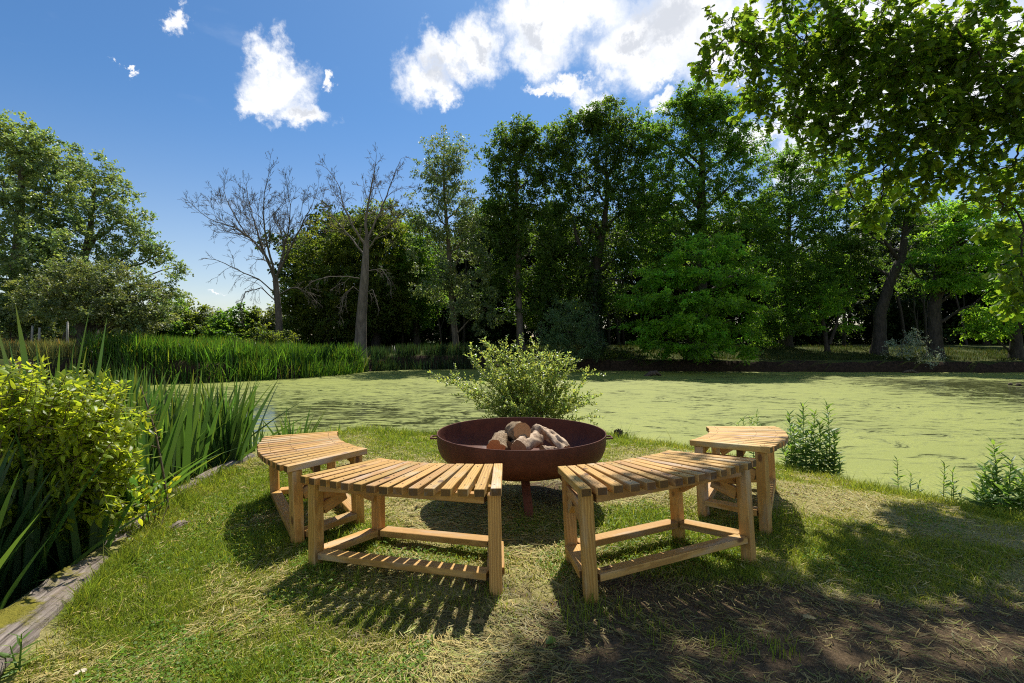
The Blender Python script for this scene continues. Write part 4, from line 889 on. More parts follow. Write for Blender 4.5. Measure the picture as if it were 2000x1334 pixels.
for (x, rx, ry, Z, lab) in ((-20, 50, 34, 33, 'dense bush under the tall poplar at the left frame edge'), (55, 46, 30, 34, 'bush behind the pale fence stakes under the tall poplar'), (100, 40, 28, 35, 'bush between the fence stakes and the poplar trunk'), (215, 46, 28, 34, 'bush seen under the hawthorn crown right of its trunk'), (255, 40, 30, 35, 'bush between the hawthorn trunk and the hedge')):
    tree('meadow_bush', lab, 'bush', TR([(x, 662, .08), (x, 640, .05), (x, 620, .02)], Z), [LB(x-rx*.4, 640-ry*.3, Z, rx*.6, ry*.8), LB(x+rx*.4, 638-ry*.2, Z, rx*.6, ry*.7), LB(x, 652, Z-.6, rx, 16)], 'hawthorn', 'barkdark', .19, .7, .5, 6, 14, .8, .1, 1.1, seed=int(x)+400, maxc=14, group='bushes at the back of the left meadow')
# the shaded wood behind: understorey trees, each its own copy of one of three
def under(seed, Z, h, w, m, label):
    r = np.random.default_rng(seed); lob = []
    for i in range(9): lob.append((np.array([r.normal(0, w*.42), Z+r.normal(0, .8), .8+h*(.12+.78*(i+.5)/9)]), np.array([w*.42, w*.42, h*.12])*r.uniform(.8, 1.25)))
    return tree('wood_tree', label, 'tree', [(0, Z, .5, .13), (r.normal(0, .2), Z, h*.4, .10), (r.normal(0, .4), Z, h*.85, .04)], lob, m, 'barkdark', .22, .62, .55, 6, 13, .7, .1, 1.05, .10, group='trees of the shaded wood behind the far bank', seed=seed, maxc=15)
wl = 'dark understorey tree of the shaded wood behind the far bank trees'
protos = [under(71, 36., 7.2, 3.4, 'wood', wl), under(72, 36., 6.0, 3.8, 'wood', wl), under(73, 36., 8.0, 3.2, 'wood', wl)]
r_ = np.random.default_rng(5); spots = []
for i, px in enumerate(np.linspace(640, 2090, 28)):
    spots.append((px+r_.normal(0, 14), 35.5+(i % 3)*3.2+r_.normal(0, .7)))
for i, (px, Z) in enumerate(spots):
    pr = protos[i % 3]; o = pr if i < 3 else copy_tree(pr)
    k = r_.uniform(1.1, 1.4) if 880 < px < 1250 else r_.uniform(1.05, 1.45)
    x = (px-PX0)/F*Z; o.location = (x, Z, g1(x, Z)-.1); o.rotation_euler = (0, 0, r_.uniform(0, 6.28)); o.scale = (k, k, k*r_.uniform(.85, 1.1))
# low shrubs of the wood floor close the foot of the wood
for i, px in enumerate(np.linspace(575, 2070, 64)):
    pr = None
    if i < 2:
        sh = tree('wood_shrub', 'dark shrub on the shaded wood floor behind the far bank trees', 'bush', [(0, 34, .6, .04), (0, 34, 1.0, .03), (0, 34, 1.6, .015)],
             [(np.array([r_.normal(0, .6), 34+r_.normal(0, .4), .75+.42*q]), np.array([.9, .8, .45])) for q in range(4)], 'wood', 'barkdark', .2, .6, .45, 6, 12, .7, .1, 1., group='shrubs on the floor of the wood', seed=80+i, maxc=10)
        if i == 0: sh0 = sh
        else: sh1 = sh
    o = sh if i < 2 else copy_tree([sh0, sh1][i % 2])
    Z = 33.5+r_.uniform(0, 8); x = (px+r_.normal(0, 15)-PX0)/F*Z; k = r_.uniform(.8, 1.5)
    o.location = (x, Z, g1(x, Z)-.1); o.rotation_euler = (0, 0, r_.uniform(0, 6.28)); o.scale = (k, k, k)
# slim bare stems standing in the shade
mb = MB(); q = np.array([[0, 0, -.2], [.05, 0, 1.6], [-.04, .05, 3.2], [.08, 0, 5.2]]); tube(mb, q, [.09, .075, .06, .035], 7); tube(mb, [q[1], q[1]+[.35, .1, .9], q[1]+[.5, .1, 1.9]], [.04, .03, .015], 5); tube(mb, [q[2], q[2]+[-.4, .1, .7], q[2]+[-.6, 0, 1.5]], [.035, .025, .012], 5)
st0 = tag(mb.build('bare_sapling', M['barkdark'], None), 'slim dark bare sapling stem in the shade of the wood', 'tree', 'slim bare stems in the wood')
for i in range(34):
    o = st0 if i == 0 else st0.copy()
    if i: C.objects.link(o)
    px = r_.choice([r_.uniform(740, 1010), r_.uniform(1020, 1230), r_.uniform(1480, 1980)]); Z = r_.uniform(29.5, 35); x = (px-PX0)/F*Z
    o.location = (x, Z, g1(x, Z)); o.rotation_euler = (r_.normal(0, .07), r_.normal(0, .09), r_.uniform(0, 6.28)); k = r_.uniform(.7, 1.3); o.scale = (k, k, k*r_.uniform(.8, 1.2))

# ------------------------------------------------------------------ the near oak overhead (its trunk stands outside the frame on the right)
def near_oak():
    r = np.random.default_rng(17); base = np.array([6.6, 2.9, g1(6.6, 2.9)-.1])
    root = thing('oak_tree', base, 'near oak whose lobed sunlit leaves hang into the top right corner', 'tree')
    tr = np.array([(6.6, 2.9, base[2], .42), (6.5, 3.0, 2., .36), (6.3, 3.2, 4., .33), (6.1, 3.4, 6.2, .27), (5.9, 3.6, 8.6, .16)])
    mt = MB(); tube(mt, tr[:, :3]-base, tr[:, 3], 14); mt.build('trunk', M['bark'], root)
    lob = []
    for (x, y, Z, rx, ry) in [(1435, 70, 4.8, 62, 46), (1500, 130, 5.0, 66, 56), (1545, 45, 5.1, 80, 55), (1580, 200, 5.2, 50, 46), (1610, 110, 5.0, 70, 60), (1640, 265, 4.9, 50, 46), (1690, 190, 4.8, 70, 60), (1700, 60, 4.6, 80, 60), (1725, 330, 4.8, 52, 52), (1715, 405, 5.0, 36, 30), (1780, 250, 4.5, 70, 60), (1800, 130, 4.3, 80, 60), (1815, 355, 4.5, 56, 40), (1870, 60, 4.1, 90, 60), (1880, 260, 4.2, 70, 60), (1905, 350, 4.3, 50, 34), (1950, 160, 4.0, 80, 70), (1985, 320, 4.1, 50, 60), (2000, 450, 4.0, 34, 50), (1995, 535, 4.0, 20, 30), (2030, 230, 3.9, 60, 70), (1395, 120, 4.7, 34, 26), (1470, 195, 4.9, 32, 26), (1560, 250, 5.3, 24, 16), (1520, 225, 5.0, 40, 30), (1605, 300, 5.2, 34, 28), (1655, 375, 5.1, 30, 26), (1690, 420, 5.1, 28, 18), (1960, 400, 4.1, 50, 40), (1990, 580, 4.1, 16, 18)]:
        lob.append(LB(x, y, Z, rx*.95, ry*.95))
    # crown above the frame, which shades the right of the lawn
    for c, q in [((1.75, 4.75, 5.4), .75), ((2.6, 4.3, 5.6), .8), ((3.4, 3.9, 5.8), .85), ((2.2, 3.7, 5.0), .45), ((4.2, 3.6, 5.2), .8), ((2.0, 5.6, 6.3), .8), ((3.1, 5.2, 6.6), .9), ((4.2, 4.8, 6.6), .9), ((5.0, 3.2, 4.6), .8), ((5.2, 4.6, 5.2), .9), ((3.8, 2.9, 4.6), .6), ((1.15, 4.3, 4.9), .42), ((1.35, 5.3, 6.0), .5)]:
        lob.append((np.array(c), (q, q, q*.62)))
    mbr = MB(); P = []; U = []
    gp = [np.concatenate([q[:3], [q[3]*.5]]) for q in tr[2:]]
    lob.sort(key=lambda q: np.linalg.norm(np.asarray(q[0])-tr[2, :3]))
    for c, rad in lob:
        c = np.asarray(c); rad = np.asarray(rad); ga = np.array(gp)
        dd = np.linalg.norm(ga[:, :3]-c, axis=1)+.5*np.maximum(ga[:, 2]-c[2]-.6, 0)-ga[:, 3]*3; w = ga[int(np.argmin(dd))]; a = w[:3]; dl = np.linalg.norm(c-a)
        mid = (a+c)/2+np.array([0, 0, .16*dl])+r.normal(0, .13, 3)*dl; lp = bez(a, mid, c, 12); lp[2:-1] += r.normal(0, .022, (9, 3))*min(1, dl); lr = np.linspace(min(w[3]*.72, .015+.022*dl), .008, 12); tube(mbr, lp-base, lr, 7)
        gp += [np.concatenate([p, [q]]) for p, q in zip(lp[3::2], lr[3::2])]
        pool = [np.concatenate([p, [q]]) for p, q in zip(lp[4:], lr[4:])]
        n = int(np.clip((48 if c[0] > 3.0 else 31)*(rad[0]*rad[1]*rad[2])/(.3**3), 9, 72)); u = nrm(r.normal(0, 1, (n, 3))); q = c+u*(r.uniform(0, 1, n)**(1/2.3))[:, None]*rad
        for e in np.argsort(np.linalg.norm(q-c, axis=1)):
            pa = np.array(pool); w = pa[int(np.argmin(np.linalg.norm(pa[:, :3]-q[e], axis=1)))]; d = np.linalg.norm(q[e]-w[:3])
            bp = bez(w[:3], (w[:3]+q[e])/2+r.normal(0, .14, 3)*d, q[e], 5); r0 = min(w[3]*.75, .004+.008*d); br = np.linspace(r0, .0018, 5); tube(mbr, bp-base, br, 5)
            pool += [np.concatenate([bp[j], [br[j]]]) for j in (2, 3, 4)]
        P.append(q); U.append(u)
    P = np.concatenate(P); U = np.concatenate(U); n = len(P)
    # each clump: a few shoots, leaves whorled at the shoot ends as oaks carry them
    ns = 3; d = nrm(U.repeat(ns, 0)*.6+r.normal(0, .8, (n*ns, 3))-[0, 0, .15]); L = r.uniform(.05, .16, n*ns); tipp = P.repeat(ns, 0)+d*L[:, None]
    for a, b in zip(P.repeat(ns, 0), tipp): tube(mbr, [a-base, b-base], [.0022, .0014], 4)
    nl = 5; k = n*ns*nl; t = r.uniform(.35, 1.05, k); dd = d.repeat(nl, 0)
    pp = P.repeat(ns*nl, 0)+dd*(L.repeat(nl)*t)[:, None]; s = r.normal(0, 1, (k, 3)); s = nrm(s-dd*(s*dd).sum(1, keepdims=True))
    D = dd*.5+s*.9-np.array([0, 0, .18]); N = r.normal(0, .32, (k, 3))+[0, 0, 1.]
    ml = MB(); Ln = r.uniform(.042, .094, k); leaves(ml, pp-base, D, N, Ln, Ln*r.uniform(.62, .8, k), tints(k, .16, .10, r)*tints(n, .10, .06, r).repeat(ns*nl, 0), 'oak', .10)
    mbr.build('branches', M['barkdark'], root); ml.build('crown', M['oak'], root, smooth=False)
near_oak()
# ------------------------------------------------------------------ shrubs and plants by the lawn
def shoot_shrub(name, label, cat, base, stems, leafm, llen, lw, leaf_step, seed, rad=.006, side_n=3, spread=.35, shape='ovate', flat=0., group=None, tamp=.2, thue=.12, barkm='twig', lup=.35, side_l=(.18, .42), nj=.5, frm=.30):
    """stems: list of end points; arching stems with side shoots, leaves in two ranks along every shoot"""
    r = np.random.default_rng(seed); base = np.asarray(base, float); root = thing(name, base, label, cat, group)
    mbr = MB(); P = []; D = []; TT = []
    def leafy(p, frm):
        seg = np.linalg.norm(np.diff(p, axis=0), axis=1); cum = np.concatenate([[0], np.cumsum(seg)]); Lt = cum[-1]
        m = max(2, int(Lt*(1-frm)/leaf_step)); s = np.linspace(frm*Lt, Lt, m)+r.normal(0, leaf_step*.25, m)
        q = np.stack([np.interp(s, cum, p[:, i]) for i in range(3)], 1); ax = nrm(p[-1]-p[0])
        a = np.arange(m)*2.4+r.uniform(0, 6); ref = nrm(np.cross(ax, [.13, .2, 1.])); v = np.cross(ax, ref)
        P.append(q); D.append(ax*.75+np.cos(a)[:, None]*ref+np.sin(a)[:, None]*v+[0, 0, lup]); TT.append(np.clip(s/Lt, 0, 1))
    for e in stems:
        e = np.asarray(e, float); b = base+r.normal(0, .05, 3)*[1, 1, 0]; d = e-b; L = np.linalg.norm(d)
        mid = b+d*.5+[0, 0, .12*L]+r.normal(0, .05, 3)*L; p = bez(b, mid, e, 9); p[1:-1] += r.normal(0, .012*L, (7, 3)); rr = np.linspace(rad*(.6+.4*L), rad*.22, 9); tube(mbr, p-base, rr, 5)
        leafy(p, frm)
        for j in range(int(side_n*L/.6+.5)):
            t = r.uniform(.25, .92); i = int(t*8); ax = nrm(p[min(i+1, 8)]-p[i]); s = r.normal(0, 1, 3); s[2] = s[2]*.6+.25; s = nrm(s-ax*(s@ax)*.5)
            l = r.uniform(*side_l)*(1.2-t*.6); q = p[i]+nrm(ax*.7+s*spread*2.2)*l; q[2] -= flat*l*.3; bp = bez(p[i], (p[i]+q)/2+[0, 0, .04*l], q, 5); tube(mbr, bp-base, np.linspace(rad*.35, rad*.15, 5), 4); leafy(bp, .10)
    P = np.concatenate(P); D = np.concatenate(D); k = len(P); N = r.normal(0, nj, (k, 3))+[0, 0, 1.]
    Ln = llen*r.uniform(.6, 1.25, k); ml = MB(); leaves(ml, P-base, D+r.normal(0, .35, (k, 3)), N, Ln, Ln*lw, tints(k, tamp, thue, r), shape, .12)
    mbr.build('stems', M[barkm], root); ml.build('foliage', M[leafm], root, smooth=False); return root

r1 = np.random.default_rng(33)
b = at(1040, 815, 6.55); b[2] = g1(b[0], b[1])-.05
ends = []
for i in range(50):
    a = r1.uniform(-1, 1); px = 1040+a*112+r1.normal(0, 10); top = 700+45*a*a+r1.normal(0, 22); py = np.clip(r1.uniform(top, 800) if i % 3 else top, 660, 810); ends.append(at(px, py, 6.55+r1.normal(0, .30)))
for (x, y) in [(838, 728), (852, 745), (905, 690), (945, 660), (975, 668), (1005, 664), (1035, 690), (1085, 685), (1112, 688), (1162, 722), (1150, 745), (1165, 790), (1180, 815), (1175, 770), (880, 770), (1070, 675), (990, 655), (962, 672), (890, 730), (1140, 770), (920, 700), (955, 668), (1015, 655), (1098, 700), (1125, 715), (870, 752), (930, 678), (1052, 662)]:
    ends.append(at(x, y, 6.5+r1.normal(0, .2)))
shoot_shrub('willow_shrub', 'bushy sunlit small-leaved shrub at the water edge behind the fire bowl', 'shrub', b, ends, 'shrub', .038, .55, .012, 34, .006, 5, .3, 'ovate', barkm='twig')

b = np.array([-2.85, 2.95, WATER-.05]); ends = []
for i in range(190):
    Z = r1.uniform(2.5, 3.4); px = r1.uniform(-60, 250); top = 708+max(0, px-70)**2/700.-(Z-2.9)*30; py = top+abs(r1.normal(0, 50)); ends.append(at(px, min(py, 900), Z))
for (x, y, Z) in [(285, 805, 2.9), (272, 775, 2.9), (262, 850, 2.8), (262, 890, 2.75), (292, 838, 2.9), (245, 750, 3.), (205, 722, 3.1), (235, 915, 2.7), (255, 870, 2.7), (280, 870, 2.75), (270, 905, 2.75), (250, 820, 2.75), (225, 860, 2.65), (190, 905, 2.6), (150, 890, 2.55)]: ends.append(at(x, y, Z))
shoot_shrub('golden_shrub', 'yellow-green sunlit leafy shrub growing through the irises at the left edge', 'shrub', b, ends, 'yellow', .050, .48, .016, 35, .006, 6, .75, 'ovate', flat=1.6, barkm='twig', lup=-.12, thue=.07, side_l=(.12, .30), nj=.28, frm=.62)
b = at(300, 1000, 3.05); b[2] = g1(b[0], b[1]+.0)
shoot_shrub('bramble_sprig', 'bramble sprig with yellow and orange leaves beside the rotten timber', 'plant', b, [at(270, 925, 3.0), at(262, 895, 2.98), at(285, 955, 2.95), at(320, 945, 3.1), at(330, 975, 3.05), at(300, 930, 3.1), at(345, 925, 3.2)], 'yellow', .045, .55, .022, 36, .005, 2, .5, 'ovate', thue=.35, side_l=(.06, .14))
mb = MB(); b = at(330, 985, 3.25); b[2] = g1(b[0], b[1]); q = np.array([b, at(318, 920, 3.25), at(305, 850, 3.3), at(290, 800, 3.32), at(275, 755, 3.35)])
tube(mb, q-b, [.008, .007, .006, .005, .003], 6)
for i in range(16):
    k = r1.uniform(1.6, 3.6); p = np.array([np.interp(k, range(5), q[:, j]) for j in range(3)]); tube(mb, [p-b, p-b+r1.normal(0, .016, 3)+[0, 0, .012]], [.003, .004], 4)
o = mb.build('dry_stalk', M['twig'], None); o.location = b; tag(o, 'tall bare reddish dry seed stalk leaning in front of the irises', 'stalk')

# irises
def iris(label, bases, n_each, hh, seed, lean_amp=.22, width=.030, group='iris clumps by the left edge of the lawn', name='iris_clump', drop=.06, matn='iris', tint=(1, 1, 1)):
    r = np.random.default_rng(seed); bases = np.asarray(bases, float); o = bases.mean(0); mb = MB()
    for bpt in bases:
        n = int(n_each*1.9); fan = r.uniform(0, pi); a = fan+r.choice([0, pi], n)+r.normal(0, .45, n); lean = np.stack([np.cos(a), np.sin(a)], 1)
        P = bpt+np.stack([np.cos(a)*.02, np.sin(a)*.02, np.zeros(n)], 1)+r.normal(0, .025, (n, 3))*[1, 1, 0]
        L = hh*r.uniform(.6, 1.08, n); bend = np.abs(r.normal(.10, lean_amp, n)); big = r.uniform(0, 1, n) < drop; bend[big] += .75
        th = r.uniform(0, pi, n); side = np.stack([np.cos(th), np.sin(th), np.zeros(n)], 1)
        blades(mb, P-o, lean, L, width*1.3*r.uniform(.7, 1.25, n), np.minimum(bend, 1.15), tints(n, .18, .10, r)*np.array(tint), 8, side, .02, 1.3, .3)
    ob = mb.build(name, M[matn], None, smooth=True); ob.location = o
    return tag(ob, label, 'iris', group)
def spots_(pts, n, sx, sy, seed):
    r = np.random.default_rng(seed); out = []
    for (x, y) in pts:
        for _ in range(n): out.append((x+r.normal(0, sx), y+r.normal(0, sy), WATER-.05))
    return out
iris('dark iris clump at the bottom left corner beside the mossy sleeper', spots_([(-2.38, 1.95), (-2.5, 2.2)], 5, .10, .13, 1), 11, 1.05, 101, .2, .040)
iris('iris clump with broad pale-backed blades beneath the golden shrub', spots_([(-2.52, 2.55), (-2.62, 2.8)], 5, .11, .13, 2), 11, 1.08, 102, .16, .040)
iris('tall iris blades rising left of and above the golden shrub', spots_([(-2.72, 2.95), (-2.62, 3.05)], 2, .10, .08, 3), 4, 1.66, 103, .06, .044, drop=.15)
iris('iris clump between the golden shrub and the dry stalk', spots_([(-2.72, 3.3), (-2.85, 3.55)], 6, .13, .14, 4), 12, 1.28, 104, .14, .038)
iris('dense iris clump behind the dry stalk at the middle of the left bank', spots_([(-2.78, 3.85), (-3.0, 4.1)], 6, .15, .16, 5), 12, 1.30, 105, .15, .038)
iris('iris clump leaning right over the pond edge left of the timber plank', spots_([(-2.75, 4.35), (-2.85, 4.7)], 6, .13, .16, 6), 12, 1.16, 106, .19, .036)
iris('iris clump far back in the left water with blade tips against the duckweed', spots_([(-3.5, 4.6), (-3.7, 5.0), (-3.3, 4.2)], 5, .18, .2, 7), 11, 1.25, 107, .16, .036)
iris('splayed iris fan behind the bench beside the timber edging', spots_([(-2.60, 5.35), (-2.45, 5.5)], 3, .07, .09, 8), 7, .78, 108, .34, .026)
iris('small iris tuft right of the splayed fan near the lawn corner', spots_([(-2.15, 6.25)], 2, .05, .05, 9), 6, .50, 109, .2, .022)
iris('short yellowing iris tuft at the far end of the plank edging', spots_([(-2.72, 5.0), (-2.62, 5.1)], 3, .06, .06, 10), 6, .46, 110, .2, .018, tint=(1.5, 1.15, .6))
iris('iris clump farthest left at the frame edge under the golden shrub', spots_([(-2.8, 2.35), (-2.95, 2.6)], 4, .12, .12, 11), 11, 1.0, 111, .2, .040)
iris('iris clump in the water behind the golden shrub', spots_([(-3.4, 3.5), (-3.6, 3.9)], 4, .16, .16, 12), 11, 1.3, 112, .14, .036)

def reed_mass(name, label_, poly, n, hh, w, seed, matn='reed', kind='stuff', amp=.2, z=None):
    r = np.random.default_rng(seed); poly = np.asarray(poly, float); lo, hi = poly.min(0), poly.max(0); q = np.zeros((0, 2))
    while len(q) < n:
        p = r.uniform(lo, hi, (n*2, 2)); ins = np.zeros(len(p), bool)
        for i in range(len(poly)):
            a, b2 = poly[i], poly[(i+1) % len(poly)]; ins ^= ((a[1] > p[:, 1]) != (b2[1] > p[:, 1])) & (p[:, 0] < (b2[0]-a[0])*(p[:, 1]-a[1])/(b2[1]-a[1]+1e-12)+a[0])
        p = p[ins]; p = p[vnoise(p[:, 0]*1.5, p[:, 1]*1.5, seed) > r.uniform(0, .55, len(p))]; q = np.concatenate([q, p])
    q = q[:n]; P = np.stack([q[:, 0], q[:, 1], np.maximum(gz(q[:, 0], q[:, 1]), WATER-.1)], 1); a = r.uniform(0, 2*pi, n); lean = np.stack([np.cos(a), np.sin(a)], 1)
    L = hh*r.uniform(.65, 1.1, n)*(.85+.3*vnoise(q[:, 0]*.7, q[:, 1]*.7, seed+1)); bend = np.abs(r.normal(.12, amp, n)); bend[r.uniform(0, 1, n) < .06] += .6
    tn = tints(n, .30, .12, r); dd = r.uniform(0, 1, n) < .07; tn[dd] *= np.array([2.1, 1.15, 1.1])
    mb = MB(); blades(mb, P, lean, L, w*r.uniform(.6, 1.3, n), np.minimum(bend, 1.1), tn, 5, None, .03, 1.2, .12)
    return tag(mb.build(name, M[matn], None), None, None, None, kind)
reed_mass('reeds', '', [(-14.0, 16.1), (-12.2, 16.6), (-10, 17.6), (-8.3, 19.2), (-6.9, 21.5), (-6.7, 23.5), (-8.5, 23.0), (-11, 20.5), (-13.6, 18.8), (-14.6, 17.4)], 7600, .88, .036, 201, amp=.3)
reed_mass('shaded_reeds', '', [(-6.6, 23.6), (-5, 24.6), (-2, 25.2), (.4, 24.9), (.3, 25.7), (-2.2, 26.3), (-5.5, 26.0), (-7, 24.8)], 2600, .62, .030, 202, 'reeddark')
reed_mass('meadow_grass', '', [(-30, 17), (-14, 15.6), (-12.5, 18.5), (-10.5, 21.5), (-9, 25), (-16, 27), (-34, 27)], 26000, .62, .022, 203, 'meadow', amp=.3)
reed_mass('bank_grass', '', [(-6, 25.8), (0, 25.4), (4, 25.0), (9.5, 24.1), (17, 23.7), (26, 23.4), (27, 27.5), (14, 28.5), (2, 29), (-6, 29)], 22000, .17, .02, 204, 'bankgrass', amp=.4)

# tall willowherb stems along the right water edge
def herb(label, base, tops, seed, llen=.10, group='willowherb along the right water edge'):
    r = np.random.default_rng(seed); base = np.asarray(base, float); root = thing('willowherb', base, label, 'plant', group); ms = MB(); P = []; D = []; Ls = []
    for (bx, by, tp) in tops:
        b = np.array([bx, by, max(g1(bx, by), WATER)-.02]); tp = np.asarray(tp, float); L = np.linalg.norm(tp-b); p = bez(b, (b+tp)/2+r.normal(0, .03, 3)*L, tp, 8); tube(ms, p-base, np.linspace(.0045, .0018, 8), 5)
        m = int(L/.011); t = np.linspace(.06, 1, m); q = np.stack([np.interp(t*7, range(8), p[:, i]) for i in range(3)], 1); a = np.arange(m)*2.4; up = .35+.9*t**3
        P.append(q); D.append(np.stack([np.cos(a), np.sin(a), up], 1)); Ls.append(llen*(.55+.75*np.sin(np.clip(t*1.1, 0, 1)*pi*.8+.3))*r.uniform(.8, 1.2, m))
    P = np.concatenate(P); D = np.concatenate(D); Ls = np.concatenate(Ls); k = len(P)
    ml = MB(); leaves(ml, P-base, D+r.normal(0, .15, (k, 3)), np.tile([0, 0, 1.], (k, 1))+r.normal(0, .3, (k, 3)), Ls, Ls*.24, tints(k, .18, .10, r), 'lance', .12)
    ms.build('stems', M['herb'], root); ml.build('foliage', M['herb'], root, smooth=False)
def tp_(lst, Z): return [(at(px, 0, Z+dz)[0]+ox, Z+dz, at(px+lx, py, Z+dz)) for (px, py, dz, ox, lx) in lst]
c = at(1575, 900, 5.0); c[2] = g1(c[0], c[1])
herb('willowherb clump of tall stems right of the pale farthest bench', c, tp_([(1545, 808, .1, 0, -4), (1566, 792, 0, 0, 3), (1596, 806, 0, 0, -5), (1612, 790, -.05, 0, 3), (1555, 835, -.1, 0, -6), (1585, 830, .1, 0, 0), (1605, 845, .1, 0, 8), (1538, 850, 0, 0, -6), (1620, 850, -.1, 0, 8), (1574, 850, -.15, 0, 0), (1550, 870, -.1, .02, -5), (1590, 865, -.15, 0, 4), (1610, 875, -.1, 0, 6), (1562, 820, .1, 0, 2), (1600, 825, -.05, 0, 2), (1540, 885, -.15, 0, -4), (1625, 885, -.1, 0, 6)], 4.95), 301)
c = at(1955, 985, 3.75); c[2] = g1(c[0], c[1])
herb('willowherb clump at the right edge of the lawn around the dark post stub', c, tp_([(1955, 868, 0, 0, -14), (1975, 900, -.05, 0, 0), (1990, 925, -.1, 0, 8), (1925, 935, .1, 0, -6), (1945, 920, 0, 0, -6), (1935, 905, .1, 0, -12), (2005, 905, 0, 0, 6), (1962, 930, .1, 0, 4), (1915, 955, .15, 0, -8), (2015, 930, 0, 0, 8), (1968, 955, -.15, 0, 3), (1940, 960, -.1, 0, -8), (1985, 950, -.1, 0, 5), (1950, 945, .05, 0, -4), (1998, 960, -.15, 0, 4), (1926, 965, 0, 0, -8)], 3.72), 302)
for px, py, Z, ll in ((1752, 898, 4.25, 'single short willowherb stem between the two big willowherb clumps'), (1640, 892, 4.75, 'small willowherb shoot just right of the tall clump'), (1845, 905, 4.0, 'thin leaning willowherb stem left of the right edge clump'), (1862, 945, 3.95, 'low willowherb sprout at the foot of the thin leaning stem'), (1780, 925, 4.2, 'low grassy willowherb sprout right of the single short stem')):
    p = at(px, py+60, Z); c = np.array([p[0], Z, g1(p[0], Z)]); herb(ll, c, [(p[0], Z, at(px, py, Z))]+([(p[0]+.03, Z, at(px+16, py+14, Z))] if py > 900 else []), int(px), .06)
for px, py, ll in ((1452, 816, 'small leafy sprout behind the pale bench, left one of the pair'), (1478, 806, 'small leafy sprout behind the pale bench, right one of the pair')):
    p = at(px, py+60, 6.0); c = np.array([p[0], 6.0, max(g1(p[0], 6.0), WATER)]); herb(ll, c, [(p[0], 6.0, at(px, py, 6.0)), (p[0]-.03, 6.0, at(px-10, py+10, 6.0))], int(px), .07, 'leafy sprouts behind the pale bench')
c = at(25, 1255, 1.98); c[2] = g1(c[0], c[1])+.0
herb('little green seedling growing at the bottom left corner by the sleeper', at(35, 1290, 1.75)*[1, 1, 0]+[0, 0, g1(*at(35, 1290, 1.75)[:2])], [(at(35, 1290, 1.75)[0], 1.75, at(42, 1238, 1.75)), (at(25, 1290, 1.75)[0], 1.77, at(20, 1262, 1.77))], 311, .05, 'seedlings')

# dark driftwood resting in the duckweed
def drift(label, px, py, Z, s, seed):
    r = np.random.default_rng(seed); p = at(px, py, Z); p[2] = WATER; mb = MB()
    for k in range(3):
        a = r.uniform(0, 6.28); d = np.array([cos(a), sin(a)*.5, 0])*s*r.uniform(.4, .9); h = s*r.uniform(.12, .30)
        tube(mb, [-d+[0, 0, -.02], -d*.3+[0, 0, h*.8], d*.4+[0, 0, h], d+[0, 0, h*.2]], [s*.08, s*.14, s*.13, s*.04], 7, cap=True)
    o = mb.build('driftwood', M['rot'], None); o.location = p; tag(o, label, 'driftwood', 'dark driftwood in the pond')
drift('dark driftwood lump floating near the far bank below the silvery bush', 1778, 722, 22.6, .45, 1)
drift('left one of two dark lumps floating at the right edge of the pond', 1973, 748, 16.6, .20, 2)
drift('right one of two dark lumps floating at the right edge of the pond', 1990, 751, 16.2, .24, 3)
drift('dark driftwood lying in the shade below the bright hornbeam', 1275, 733, 20.6, .55, 4)

